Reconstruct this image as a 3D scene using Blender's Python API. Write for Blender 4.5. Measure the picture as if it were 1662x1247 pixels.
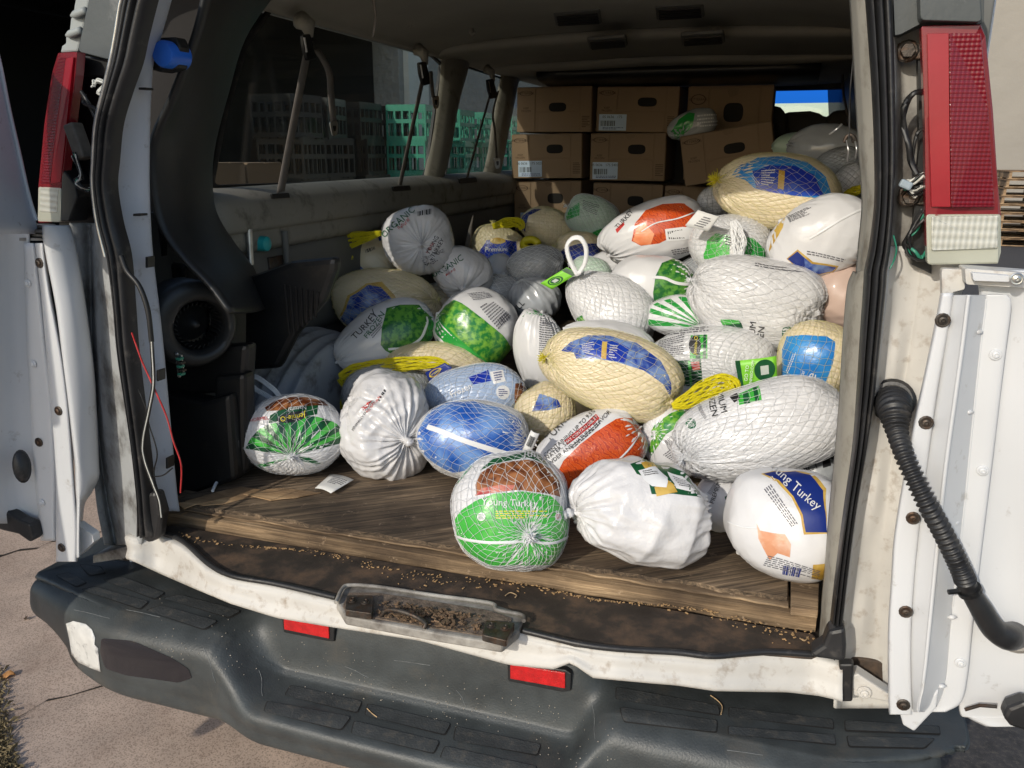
import bpy, bmesh, math, random
import numpy as np
from mathutils import Vector, Matrix
from mathutils.geometry import delaunay_2d_cdt
from mathutils.bvhtree import BVHTree
from math import radians, sin, cos, pi

random.seed(7); RNG = np.random.RandomState(11)
for o in list(bpy.data.objects): bpy.data.objects.remove(o)
scn = bpy.context.scene
COL = scn.collection

# ---------------------------------------------------------------- camera
CAM = np.array([0.596, -1.341, 1.56]); YAW, PIT, ROL = np.radians([18.35, 15.88, 0.07]); FPX = 1320.0
def _basis():
    cy, sy, cp, sp = cos(YAW), sin(YAW), cos(PIT), sin(PIT)
    f = np.array([-sy*cp, cy*cp, -sp]); r = np.array([cy, sy, 0.0]); u = np.cross(r, f)
    c, s = cos(ROL), sin(ROL)
    return c*r+s*u, -s*r+c*u, f
CR, CU, CF = _basis()
def ray(px, py): return CF + (px-831)/FPX*CR - (py-623.5)/FPX*CU
def P(px, py, x=None, y=None, z=None):
    """survey helper: the point of a world plane (x=, y= or z=) sighted at a position of the photograph"""
    d = ray(px, py)
    i, v = (0, x) if x is not None else (1, y) if y is not None else (2, z)
    return CAM + d*((v-CAM[i])/d[i])
def PY(pts, y): return [P(a, b, y=y) for a, b in pts]
def PZ(pts, z): return [P(a, b, z=z) for a, b in pts]
def PX(pts, x): return [P(a, b, x=x) for a, b in pts]
cam = bpy.data.cameras.new('camera'); cam.sensor_width = 36; cam.lens = FPX/1662*36
cam.clip_start = 0.02; cam.clip_end = 500
co = bpy.data.objects.new('camera', cam); COL.objects.link(co)
co.matrix_world = Matrix(((CR[0], CU[0], -CF[0], CAM[0]), (CR[1], CU[1], -CF[1], CAM[1]), (CR[2], CU[2], -CF[2], CAM[2]), (0, 0, 0, 1)))
scn.camera = co

# ---------------------------------------------------------------- light
SUN = Vector((0.31, 1.0, -0.52)).normalized()
w = bpy.data.worlds.new("World"); scn.world = w; w.use_nodes = True
nt = w.node_tree; bg = nt.nodes['Background']
sky = nt.nodes.new('ShaderNodeTexSky'); sky.sky_type = 'NISHITA'; sky.sun_disc = False
sky.sun_elevation = math.asin(-SUN.z); sky.sun_rotation = math.atan2(-SUN.x, -SUN.y)
nt.links.new(sky.outputs[0], bg.inputs[0]); bg.inputs[1].default_value = 0.15
sl = bpy.data.lights.new('sun', 'SUN'); sl.energy = 2.35; sl.angle = radians(0.6); sl.color = (1, 0.93, 0.81)
so = bpy.data.objects.new('sun', sl); COL.objects.link(so); so.rotation_euler = SUN.to_track_quat('-Z', 'Y').to_euler()
scn.view_settings.view_transform = 'Standard'; scn.view_settings.look = 'None'; scn.view_settings.gamma = 1
scn.view_settings.use_curve_mapping = False
scn.view_settings.exposure = 0.12
scn.render.engine = 'CYCLES'

# ---------------------------------------------------------------- materials
MATS = {}
def M(name, col, rough=.5, metal=0., var=.12, vs=6., bump=.15, bs=60., dirt=None, coat=0., sss=0., trans=0., stretch=(1,1,1), spec=.5, alpha=1., dist=0.002, detail=5., distort=0., fold=0.):
    if name in MATS: return MATS[name]
    m = bpy.data.materials.new(name); m.use_nodes = True; n = m.node_tree.nodes; L = m.node_tree.links
    b = n['Principled BSDF']
    tc = n.new('ShaderNodeTexCoord'); mp = n.new('ShaderNodeMapping'); mp.inputs['Scale'].default_value = stretch
    L.new(tc.outputs['Object'], mp.inputs[0])
    nz = n.new('ShaderNodeTexNoise'); nz.inputs['Scale'].default_value = vs; nz.inputs['Detail'].default_value = detail; nz.inputs['Distortion'].default_value = distort
    L.new(mp.outputs[0], nz.inputs['Vector'])
    cr = n.new('ShaderNodeValToRGB'); cr.color_ramp.elements[0].position = .3; cr.color_ramp.elements[1].position = .7
    c = np.array(col)
    cr.color_ramp.elements[0].color = (*np.clip(c*(1-var), 0, 1), 1); cr.color_ramp.elements[1].color = (*np.clip(c*(1+var), 0, 1), 1)
    L.new(nz.outputs['Fac'], cr.inputs[0]); out = cr.outputs[0]
    if dirt:
        dc, amt, ds = dirt
        dn = n.new('ShaderNodeTexNoise'); dn.inputs['Scale'].default_value = ds; dn.inputs['Detail'].default_value = 9; dn.inputs['Roughness'].default_value = .65
        L.new(mp.outputs[0], dn.inputs['Vector'])
        dr = n.new('ShaderNodeValToRGB'); dr.color_ramp.elements[0].position = .62-amt*.3; dr.color_ramp.elements[1].position = .80-amt*.2
        L.new(dn.outputs['Fac'], dr.inputs[0])
        mx = n.new('ShaderNodeMix'); mx.data_type = 'RGBA'; L.new(dr.outputs[0], mx.inputs[0]); L.new(out, mx.inputs[6]); mx.inputs[7].default_value = (*dc, 1)
        out = mx.outputs[2]
    L.new(out, b.inputs['Base Color'])
    b.inputs['Metallic'].default_value = metal; b.inputs['Coat Weight'].default_value = coat; b.inputs['Coat Roughness'].default_value = .12
    b.inputs['Subsurface Weight'].default_value = sss; b.inputs['Subsurface Radius'].default_value = (.02, .012, .008); b.inputs['Subsurface Scale'].default_value = .5
    b.inputs['Transmission Weight'].default_value = trans; b.inputs['Specular IOR Level'].default_value = spec; b.inputs['Alpha'].default_value = alpha
    mr = n.new('ShaderNodeMapRange'); mr.inputs[3].default_value = max(rough*.8, .02); mr.inputs[4].default_value = min(rough*1.25, 1)
    L.new(nz.outputs['Fac'], mr.inputs[0]); L.new(mr.outputs[0], b.inputs['Roughness'])
    if bump or fold:
        bn = n.new('ShaderNodeTexNoise'); bn.inputs['Scale'].default_value = bs; bn.inputs['Detail'].default_value = 6
        L.new(mp.outputs[0], bn.inputs['Vector'])
        bp = n.new('ShaderNodeBump'); bp.inputs['Strength'].default_value = bump; bp.inputs['Distance'].default_value = dist
        L.new(bn.outputs['Fac'], bp.inputs['Height']); last = bp
        if fold:
            fn = n.new('ShaderNodeTexNoise'); fn.noise_type = 'RIDGED_MULTIFRACTAL'; fn.inputs['Scale'].default_value = 7.; fn.inputs['Detail'].default_value = 3.5; fn.inputs['Distortion'].default_value = .8
            L.new(mp.outputs[0], fn.inputs['Vector'])
            b2 = n.new('ShaderNodeBump'); b2.inputs['Strength'].default_value = fold; b2.inputs['Distance'].default_value = .006
            L.new(fn.outputs['Fac'], b2.inputs['Height']); L.new(bp.outputs[0], b2.inputs['Normal']); last = b2
        L.new(last.outputs[0], b.inputs['Normal'])
    MATS[name] = m
    return m
def add_net_relief(m, strength=.5, depth=.004):
    """cells pressed into the film by the netting, from the mesh's own UV (strand numbers)"""
    n = m.node_tree.nodes; L = m.node_tree.links; b = n['Principled BSDF']
    uv = n.new('ShaderNodeUVMap'); uv.uv_map = 'net'; sp = n.new('ShaderNodeSeparateXYZ'); L.new(uv.outputs[0], sp.inputs[0])
    def mth(op, a, c=None, v=None):
        k = n.new('ShaderNodeMath'); k.operation = op; L.new(a, k.inputs[0])
        if c is not None: L.new(c, k.inputs[1])
        if v is not None: k.inputs[1].default_value = v
        return k.outputs[0]
    A = mth('ADD', sp.outputs[0], sp.outputs[1]); B = mth('SUBTRACT', sp.outputs[0], sp.outputs[1])
    a = mth('ABSOLUTE', mth('SINE', mth('MULTIPLY', A, v=pi/2))); c = mth('ABSOLUTE', mth('SINE', mth('MULTIPLY', B, v=pi/2)))
    h = mth('POWER', mth('MINIMUM', a, c), v=.6)
    bp = n.new('ShaderNodeBump'); bp.inputs['Strength'].default_value = strength; bp.inputs['Distance'].default_value = depth
    L.new(h, bp.inputs['Height'])
    old = b.inputs['Normal'].links[0].from_socket if b.inputs['Normal'].links else None
    if old: L.new(old, bp.inputs['Normal'])
    L.new(bp.outputs[0], b.inputs['Normal'])
def wood(name, c1, c2, scale=3., axis=0, rough=.8, bump=.5, rot=0., rings=18.):
    m = bpy.data.materials.new(name); m.use_nodes = True; n = m.node_tree.nodes; L = m.node_tree.links; b = n['Principled BSDF']
    tc = n.new('ShaderNodeTexCoord'); mp = n.new('ShaderNodeMapping'); s = [rings, rings, rings]; s[axis] = .9
    mr = n.new('ShaderNodeMapping'); mr.inputs['Rotation'].default_value = (0, 0, rot)
    mp.inputs['Scale'].default_value = s
    sc_n = n.new('ShaderNodeTexNoise'); sc_n.inputs['Scale'].default_value = 34; sc_n.inputs['Detail'].default_value = 10; sc_n.inputs['Roughness'].default_value = .75; L.new(tc.outputs['Object'], sc_n.inputs['Vector'])
    L.new(tc.outputs['Object'], mr.inputs[0]); L.new(mr.outputs[0], mp.inputs[0])
    nz = n.new('ShaderNodeTexNoise'); nz.inputs['Scale'].default_value = scale; nz.inputs['Detail'].default_value = 9; nz.inputs['Roughness'].default_value = .7; nz.inputs['Distortion'].default_value = .9
    L.new(mp.outputs[0], nz.inputs['Vector'])
    cr = n.new('ShaderNodeValToRGB'); e = cr.color_ramp.elements; e[0].position = .33; e[1].position = .68; e[0].color = (*c1, 1); e[1].color = (*c2, 1)
    k = e.new(.5); k.color = (*(np.array(c1)*.55+np.array(c2)*.4), 1)
    L.new(nz.outputs['Fac'], cr.inputs[0])
    d = n.new('ShaderNodeTexNoise'); d.inputs['Scale'].default_value = 5; d.inputs['Detail'].default_value = 8; L.new(tc.outputs['Object'], d.inputs['Vector'])
    dr = n.new('ShaderNodeValToRGB'); dr.color_ramp.elements[0].position = .4; dr.color_ramp.elements[1].position = .7
    dr.color_ramp.elements[0].color = (.40, .37, .35, 1); dr.color_ramp.elements[1].color = (1.25, 1.2, 1.12, 1)
    L.new(d.outputs['Fac'], dr.inputs[0])
    mx = n.new('ShaderNodeMix'); mx.data_type = 'RGBA'; mx.blend_type = 'MULTIPLY'; mx.inputs[0].default_value = 1; L.new(cr.outputs[0], mx.inputs[6]); L.new(dr.outputs[0], mx.inputs[7])
    sr = n.new('ShaderNodeValToRGB'); sr.color_ramp.elements[0].position = .60; sr.color_ramp.elements[1].position = .72; L.new(sc_n.outputs['Fac'], sr.inputs[0])
    m2 = n.new('ShaderNodeMix'); m2.data_type = 'RGBA'; L.new(sr.outputs[0], m2.inputs[0]); L.new(mx.outputs[2], m2.inputs[6]); m2.inputs[7].default_value = (c2[0]*1.1, c2[1]*1.1, c2[2]*1.15, 1)
    L.new(m2.outputs[2], b.inputs['Base Color']); b.inputs['Roughness'].default_value = rough
    bp = n.new('ShaderNodeBump'); bp.inputs['Strength'].default_value = bump; bp.inputs['Distance'].default_value = .003
    L.new(nz.outputs['Fac'], bp.inputs['Height']); L.new(bp.outputs[0], b.inputs['Normal'])
    return m
def pattern(name, c1, c2, scale=60, rough=.3, c3=None, kind='leaf'):
    """printed two-tone artwork: leafy / cloudy mottling"""
    m = bpy.data.materials.new(name); m.use_nodes = True; n = m.node_tree.nodes; L = m.node_tree.links; b = n['Principled BSDF']
    tc = n.new('ShaderNodeTexCoord')
    if kind == 'leaf':
        t = n.new('ShaderNodeTexWave'); t.inputs['Scale'].default_value = scale; t.inputs['Distortion'].default_value = 9; t.inputs['Detail'].default_value = 4; t.inputs['Detail Scale'].default_value = 1.6; t.bands_direction = 'DIAGONAL'
    else:
        t = n.new('ShaderNodeTexNoise'); t.inputs['Scale'].default_value = scale; t.inputs['Detail'].default_value = 8
    L.new(tc.outputs['Object'], t.inputs['Vector'])
    cr = n.new('ShaderNodeValToRGB'); e = cr.color_ramp.elements; e[0].position = .42; e[1].position = .58; e[0].color = (*c1, 1); e[1].color = (*c2, 1)
    if c3: k = e.new(.8); k.color = (*c3, 1)
    L.new(t.outputs['Fac' if 'Fac' in t.outputs else 0], cr.inputs[0]); L.new(cr.outputs[0], b.inputs['Base Color'])
    b.inputs['Roughness'].default_value = rough; b.inputs['Coat Weight'].default_value = .25; b.inputs['Coat Roughness'].default_value = .15
    f = n.new('ShaderNodeTexNoise'); f.inputs['Scale'].default_value = 45; f.inputs['Detail'].default_value = 5; f.inputs['Distortion'].default_value = 1; L.new(tc.outputs['Object'], f.inputs['Vector'])
    bp = n.new('ShaderNodeBump'); bp.inputs['Strength'].default_value = .45; bp.inputs['Distance'].default_value = .003; L.new(f.outputs['Fac'], bp.inputs['Height']); L.new(bp.outputs[0], b.inputs['Normal'])
    MATS[name] = m
    return m

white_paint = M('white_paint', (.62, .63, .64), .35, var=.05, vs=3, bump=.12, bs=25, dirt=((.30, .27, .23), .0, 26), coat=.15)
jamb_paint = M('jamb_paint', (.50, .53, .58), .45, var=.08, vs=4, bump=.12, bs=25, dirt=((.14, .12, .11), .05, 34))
grimy_paint = M('grimy_paint', (.42, .40, .36), .6, var=.25, vs=6, bump=.3, bs=30, dirt=((.07, .055, .045), .75, 9))
sill_paint = M('sill_paint', (.58, .56, .52), .55, var=.10, vs=10, bump=.4, bs=22, dirt=((.34, .28, .22), .28, 38))
rubber = M('black_rubber', (.018, .018, .019), .42, var=.3, vs=12, bump=.3, bs=90, dirt=((.10, .09, .08), .15, 25))
black_plastic = M('black_plastic', (.009, .0095, .010), .42, var=.25, vs=5, bump=.2, bs=120, dirt=((.025, .022, .018), .15, 20))
duct_plastic = M('duct_plastic', (.022, .023, .023), .45, var=.15, vs=3, bump=.1, bs=200, dirt=((.04, .036, .03), .1, 20))
bumper_plastic = M('bumper_plastic', (.048, .055, .057), .45, var=.28, vs=14, bump=.35, bs=260, dirt=((.085, .08, .07), .25, 9))
pad_plastic = M('pad_plastic', (.045, .050, .052), .7, var=.2, vs=20, bump=.6, bs=260, dirt=((.10, .09, .075), .3, 40))
cladding_plastic = M('cladding_plastic', (.06, .068, .068), .45, var=.15, vs=8, bump=.2, bs=90, dirt=((.2, .2, .19), .15, 14))
cladding_grey = M('cladding_grey', (.30, .32, .31), .55, var=.1, vs=8, bump=.2, bs=60)
beige_trim = M('beige_trim', (.25, .235, .20), .6, var=.12, vs=6, bump=.15, bs=60, dirt=((.08, .07, .055), .3, 12))
liner = M('headliner_fabric', (.30, .285, .24), .9, var=.1, vs=4, bump=.3, bs=300)
grey_trim = M('grey_trim', (.13, .13, .12), .6, var=.15, vs=6, bump=.15, bs=60)
dark_metal = M('dark_metal', (.08, .07, .06), .5, metal=.7, var=.4, vs=40, bump=.5, bs=200, dirt=((.10, .05, .025), .5, 60))
steel = M('bright_steel', (.55, .55, .53), .3, metal=.9, var=.2, vs=40)
well_grey = M('wheel_well_paint', (.36, .39, .43), .5, var=.12, vs=7, bump=.2, bs=60, dirt=((.08, .07, .06), .35, 12))
mat_rubber = M('floor_mat', (.045, .034, .026), .7, var=.4, vs=14, bump=.5, bs=120, dirt=((.14, .085, .05), .5, 14))
belt_m = M('belt_webbing', (.17, .15, .135), .8, var=.1, vs=30, bump=.6, bs=400)
wire_green = M('wire_green', (.03, .22, .14), .4); wire_black = M('wire_black', (.015, .015, .015), .45)
wire_red = M('wire_red', (.45, .03, .03), .4); wire_white = M('wire_white', (.6, .6, .55), .4)
blue_plastic = M('blue_plastic', (.02, .14, .62), .35, bump=.1)
teal_plastic = M('teal_plastic', (.02, .38, .40), .35)
red_solid = M('red_lens_plain', (.30, .003, .013), .30, var=.1, vs=10, bump=.08, bs=60, coat=.2, sss=0)
clear_lens = M('clear_lens_ribbed', (.50, .49, .36), .22, var=.1, vs=30, bump=.2, coat=.5)
lens_frame = M('lens_frame_red', (.20, .012, .018), .25, coat=.3)
lens_base = M('lens_frame_cream', (.42, .42, .34), .35)
reflector_m = M('reflector_red', (.55, .01, .012), .15, var=.25, vs=50, bump=.5, bs=500, coat=.8)
def grid_lens(name, c1, c2, sx, sz):
    m = M(name, c1, .18, var=.05, bump=0, coat=.4); n = m.node_tree.nodes; L = m.node_tree.links; b = n['Principled BSDF']
    tc = n.new('ShaderNodeTexCoord'); sp = n.new('ShaderNodeSeparateXYZ'); L.new(tc.outputs['Object'], sp.inputs[0])
    hs = []
    for k, s in ((0, sx), (2, sz)):
        a = n.new('ShaderNodeMath'); a.operation = 'MULTIPLY'; L.new(sp.outputs[k], a.inputs[0]); a.inputs[1].default_value = s
        c = n.new('ShaderNodeMath'); c.operation = 'SINE'; L.new(a.outputs[0], c.inputs[0]); hs.append(c)
    ad = n.new('ShaderNodeMath'); ad.operation = 'ADD'; L.new(hs[0].outputs[0], ad.inputs[0]); L.new(hs[1].outputs[0], ad.inputs[1])
    bp = n.new('ShaderNodeBump'); bp.inputs['Strength'].default_value = .22; bp.inputs['Distance'].default_value = .002; L.new(ad.outputs[0], bp.inputs['Height']); L.new(bp.outputs[0], b.inputs['Normal'])
    mr = n.new('ShaderNodeMapRange'); mr.inputs[1].default_value = -2; mr.inputs[2].default_value = 2; L.new(ad.outputs[0], mr.inputs[0])
    mx = n.new('ShaderNodeMix'); mx.data_type = 'RGBA'; L.new(mr.outputs[0], mx.inputs[0]); mx.inputs[6].default_value = (*c1, 1); mx.inputs[7].default_value = (*c2, 1); L.new(mx.outputs[2], b.inputs['Base Color'])
    return m
prism_red = grid_lens('red_lens_prismatic', (.13, .002, .008), (.20, .004, .012), 1050, 1050)
prism_clear = grid_lens('clear_lens_prismatic', (.42, .42, .36), (.66, .65, .58), 800, 500)
plywood_m = wood('plywood_face', (.018, .013, .009), (.33, .245, .165), 4.2, 0, .85, 1.0, rot=-.62, rings=26)
plank_m = wood('plank_wood', (.12, .08, .045), (.52, .375, .23), 2.4, 0, .85, .8, rings=46)
ply_edge_m = wood('plywood_edge', (.15, .10, .06), (.56, .42, .27), 3.0, 0, .85, .9, rings=30)
pale_wood = wood('pale_wood', (.42, .27, .14), (.66, .47, .28), 2.0, 0, .8, .5)
cardboard = M('cardboard', (.25, .17, .105), .85, var=.14, vs=3, bump=.15, bs=70, dirt=((.22, .13, .07), .2, 5))
cardboard_flap = M('cardboard_flap', (.27, .185, .115), .85, var=.07, vs=3, bump=.12, bs=70)
ink_brown = M('ink_brown', (.07, .04, .025), .8, bump=0); ink_black = M('ink_black', (.018, .018, .02), .5, bump=0)
ink_grey = M('ink_grey', (.10, .10, .12), .5, bump=0); ink_white = M('ink_white', (.75, .75, .75), .45, bump=0)
ink_green = M('ink_green', (.01, .12, .05), .4, bump=0); ink_red = M('ink_red', (.55, .03, .025), .4, bump=0)
ink_blue = M('ink_blue', (.015, .03, .20), .4, bump=0); ink_gold = M('ink_gold', (.55, .36, .06), .4, bump=0); ink_yellow = M('ink_yellow', (.78, .66, .04), .4, bump=0)
sticker_blue = M('sticker_paper', (.50, .62, .78), .6, bump=.05); paper = M('white_paper', (.74, .74, .72), .6, bump=.05, var=.04)
shade_black_m = M('shade_black', (.012, .010, .009), .9, bump=0)  # near-black standing for shade in holes and cavities; also on the case ribs
# bags
FILM = {}
def film(key, col, **k):
    d = dict(rough=.34, var=.05, vs=5, bump=.35, bs=30, coat=.18, fold=.45, dist=.004); d.update(k)
    a = M(key+'_film', col, **d); b_ = M(key+'_film_netted', col, **d); add_net_relief(b_, .38, .004)
    FILM[key] = (a, b_)
film('white', (.69, .69, .70), fold=.7, bump=.45); film('cream', (.78, .67, .46), rough=.4, fold=.3, bump=.3, sss=.08, var=.08)
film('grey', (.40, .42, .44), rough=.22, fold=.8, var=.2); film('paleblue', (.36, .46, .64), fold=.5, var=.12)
film('greenwhite', (.50, .64, .52), fold=.5, var=.15); film('skin', (.58, .43, .36), fold=.8, var=.1, rough=.5); film('blue', (.025, .12, .42), fold=.5, var=.2)
film('darkblue', (.02, .05, .22), fold=.4, var=.3); film('crumpled', (.66, .655, .665), rough=.25, fold=1.0, bump=.6, bs=22, dist=.010)
pattern('leaf_green', (.015, .20, .035), (.17, .42, .045), 75, c3=(.26, .50, .07), kind='cloud'); pattern('leaf_dark', (.008, .12, .025), (.10, .30, .04), 70, kind='cloud')
pattern('plain_green', (.020, .30, .045), (.035, .36, .06), 8, kind='cloud'); pattern('bright_green', (.05, .42, .05), (.09, .50, .08), 8, kind='cloud')
pattern('blue_cloud', (.012, .045, .30), (.20, .30, .55), 26, kind='cloud'); pattern('royal_blue', (.008, .03, .36), (.012, .07, .42), 10, kind='cloud')
pattern('sky_blue', (.015, .19, .56), (.035, .28, .66), 12, kind='cloud'); pattern('frost_blue', (.012, .09, .42), (.16, .31, .64), 13, kind='cloud')
pattern('orange_art', (.60, .075, .010), (.80, .20, .05), 34, c3=(.45, .04, .008)); pattern('orange_pale', (.80, .22, .08), (.85, .34, .16), 14, kind='cloud')
pattern('roast_brown', (.10, .025, .008), (.36, .14, .05), 40, kind='cloud', c3=(.50, .26, .12)); pattern('dark_green', (.006, .07, .025), (.012, .10, .035), 10, kind='cloud')
pattern('gold', (.50, .30, .05), (.62, .42, .10), 30, kind='cloud'); pattern('camo_green', (.01, .14, .03), (.22, .38, .10), 22, kind='cloud', c3=(.35, .45, .25))
pattern('skin_patch', (.62, .28, .15), (.70, .46, .34), 25, kind='cloud'); pattern('meat_red', (.35, .03, .03), (.60, .22, .16), 40, kind='cloud')
navy = M('navy_print', (.010, .028, .20), .35, bump=.25, bs=30, coat=.2); white_seam = M('white_seam', (.78, .79, .80), .35, bump=.1)
lime_tag = M('lime_tag', (.22, .62, .04), .4, bump=.05, var=.04)
net_white = M('net_white', (.80, .81, .82), .4, bump=0, var=.03); net_yellow = M('net_yellow', (.66, .58, .02), .4, bump=0, var=.1); net_pale = M('net_pale_yellow', (.72, .66, .30), .4, bump=0, var=.08)
net_grey = M('net_grey', (.30, .31, .30), .4, bump=0)

# ---------------------------------------------------------------- object helpers
ORG = {}
def tag(o, label=None, cat=None, group=None, kind=None):
    if label: o['label'] = label
    if cat: o['category'] = cat
    if group: o['group'] = group
    if kind: o['kind'] = kind
    return o
def empty(name, loc, label=None, cat=None, group=None):
    o = bpy.data.objects.new(name, None); o.empty_display_size = .05; COL.objects.link(o); o.location = Vector(loc); ORG[o.name] = np.array(loc, float)
    return tag(o, label, cat, group)
def obj(name, V, Fs, mat, parent=None, smooth=True, origin=None, solid=0., bevel=0., uv=None, auto=None):
    """V world-space points; Fs list of faces or an (n,k) int array"""
    V = np.asarray(V, float)
    org = ORG[parent.name] if parent is not None else (np.array(origin, float) if origin is not None else np.array([V[:, 0].mean(), V[:, 1].mean(), V[:, 2].min()]))
    me = bpy.data.meshes.new(name); L = V-org
    if isinstance(Fs, np.ndarray):
        n, k = Fs.shape; me.vertices.add(len(L)); me.vertices.foreach_set('co', L.astype(np.float32).ravel())
        me.loops.add(n*k); me.loops.foreach_set('vertex_index', Fs.astype(np.int32).ravel())
        me.polygons.add(n); me.polygons.foreach_set('loop_start', np.arange(0, n*k, k, dtype=np.int32)); me.polygons.foreach_set('loop_total', np.full(n, k, np.int32))
        me.update(calc_edges=True); me.validate()
    else:
        me.from_pydata([tuple(v) for v in L], [], [tuple(f) for f in Fs]); me.update()
    if uv is not None:
        ul = me.uv_layers.new(name='net'); idx = np.zeros(len(me.loops), np.int32); me.loops.foreach_get('vertex_index', idx)
        ul.data.foreach_set('uv', np.asarray(uv, np.float32)[idx].ravel())
    if smooth: me.polygons.foreach_set('use_smooth', [True]*len(me.polygons))
    me.materials.append(mat)
    o = bpy.data.objects.new(name, me); COL.objects.link(o)
    if parent is not None: o.parent = parent; ORG[o.name] = org
    else: o.location = Vector(org); ORG[o.name] = org
    if solid:
        s = o.modifiers.new('solid', 'SOLIDIFY'); s.thickness = abs(solid); s.offset = -1 if solid > 0 else 1
    if bevel:
        b = o.modifiers.new('bevel', 'BEVEL'); b.width = bevel; b.segments = 2; b.limit_method = 'ANGLE'; b.angle_limit = radians(40)
    if smooth and auto:
        try: me.set_sharp_from_angle(angle=radians(auto))
        except Exception: pass
    return o
def cr_interp(pts, n):
    pts = np.asarray(pts, float); m = len(pts)
    if m < 2: return pts
    if m == 2: t = np.linspace(0, 1, n).reshape(-1, *([1]*(pts.ndim-1))); return pts[0]*(1-t)+pts[1]*t
    E = np.concatenate([(2*pts[0]-pts[1])[None], pts, (2*pts[-1]-pts[-2])[None]]); t = np.linspace(0, m-1, n); i = np.minimum(t.astype(int), m-2)
    f = (t-i).reshape(-1, *([1]*(pts.ndim-1))); p0, p1, p2, p3 = E[i], E[i+1], E[i+2], E[i+3]
    return .5*(2*p1+(p2-p0)*f+(2*p0-5*p1+4*p2-p3)*f*f+(3*p1-p0-3*p2+p3)*f**3)
def loft(name, rows, mat, parent, nu=24, nv=8, solid=.004, smooth=True, bevel=0, linear_v=False, auto=None):
    G = np.asarray(rows, float)
    if nu: G = cr_interp(G, nu)
    if nv:
        if linear_v:
            k = G.shape[1]; idx = np.linspace(0, k-1, (k-1)*max(1, nv//(k-1))+1); i = np.minimum(idx.astype(int), k-2); f = (idx-i)[None, :, None]; G = G[:, i]*(1-f)+G[:, i+1]*f
        else: G = np.swapaxes(cr_interp(np.swapaxes(G, 0, 1), nv), 0, 1)
    a, b = G.shape[:2]; ii = np.arange(a*b).reshape(a, b)
    F = np.stack([ii[:-1, :-1], ii[1:, :-1], ii[1:, 1:], ii[:-1, 1:]], -1).reshape(-1, 4)
    return obj(name, G.reshape(-1, 3), F, mat, parent, smooth, solid=solid, bevel=bevel, auto=auto)
def tube_vf(path, r, seg=8, closed=False, refine=None):
    p = np.asarray(path, float)
    if refine: p = cr_interp(p, refine)
    n = len(p); rr = np.full(n, r) if np.isscalar(r) else np.asarray(r)
    if len(rr) != n: rr = np.interp(np.linspace(0, 1, n), np.linspace(0, 1, len(rr)), rr)
    T = np.gradient(p, axis=0); T /= np.linalg.norm(T, axis=1)[:, None]+1e-9
    up = np.array([.13, .27, .95]); N = np.cross(T, up); bad = np.linalg.norm(N, axis=1) < .1
    N[bad] = np.cross(T[bad], [1, 0, 0]); N /= np.linalg.norm(N, axis=1)[:, None]; B = np.cross(T, N)
    a = np.arange(seg)*2*pi/seg
    V = (p[:, None]+rr[:, None, None]*(np.cos(a)[None, :, None]*N[:, None]+np.sin(a)[None, :, None]*B[:, None])).reshape(-1, 3)
    F = [(i*seg+j, i*seg+(j+1) % seg, (i+1)*seg+(j+1) % seg, (i+1)*seg+j) for i in range(n-1) for j in range(seg)]
    F += [tuple(range(seg))[::-1], tuple((n-1)*seg+j for j in range(seg))]
    return V, F
def tube(name, path, r, mat, parent, seg=8, refine=None):
    V, F = tube_vf(path, r, seg, refine=refine); return obj(name, V, F, mat, parent, True, auto=60)
def join_vf(parts):
    V, F, o = [], [], 0
    for v, f in parts:
        v = np.asarray(v); V.append(v); F += [tuple(int(i)+o for i in q) for q in f]; o += len(v)
    return np.vstack(V), F
def prism_vf(poly, off):
    p = np.asarray(poly, float); n = len(p); off = np.asarray(off, float)
    return np.vstack([p, p+off]), [tuple(range(n)), tuple(range(2*n-1, n-1, -1))]+[(i, i+n, (i+1) % n+n, (i+1) % n) for i in range(n)]
def prism(name, poly, off, mat, parent, bevel=0, smooth=False):
    V, F = prism_vf(poly, off); o = obj(name, V, F, mat, parent, smooth, bevel=bevel)
    me = o.data; bm = bmesh.new(); bm.from_mesh(me); bmesh.ops.recalc_face_normals(bm, faces=bm.faces); bm.to_mesh(me); bm.free()
    return o
def box_vf(c, s, rot=None):
    c = np.array(c, float); h = np.array(s, float)/2
    V = np.array([(x, y, z) for z in (-1, 1) for y in (-1, 1) for x in (-1, 1)], float)*h
    if rot is not None: V = V@np.array(rot).T
    return V+c, [(0, 2, 3, 1), (4, 5, 7, 6), (0, 1, 5, 4), (2, 6, 7, 3), (0, 4, 6, 2), (1, 3, 7, 5)]
def box(name, c, s, mat, parent=None, rot=None, bevel=.003):
    V, F = box_vf(c, s, rot); return obj(name, V, F, mat, parent, False, bevel=bevel)
def rz(a): return np.array([[cos(a), -sin(a), 0], [sin(a), cos(a), 0], [0, 0, 1]])
def rxm(a): return np.array([[1, 0, 0], [0, cos(a), -sin(a)], [0, sin(a), cos(a)]])
def rym(a): return np.array([[cos(a), 0, sin(a)], [0, 1, 0], [-sin(a), 0, cos(a)]])
def rounded(pts, r=.25, n=3):
    """round the corners of a polygon (any dimension)"""
    p = [np.array(q, float) for q in pts]; out = []; k = len(p)
    for i in range(k):
        a, b, c = p[i-1], p[i], p[(i+1) % k]; d1 = (a-b); d2 = (c-b); m = r*min(np.linalg.norm(d1), np.linalg.norm(d2))
        A_ = b+d1/np.linalg.norm(d1)*m; C_ = b+d2/np.linalg.norm(d2)*m
        for t in np.linspace(0, 1, n+1): out.append((1-t)**2*A_+2*t*(1-t)*b+t*t*C_)
    return out
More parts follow.
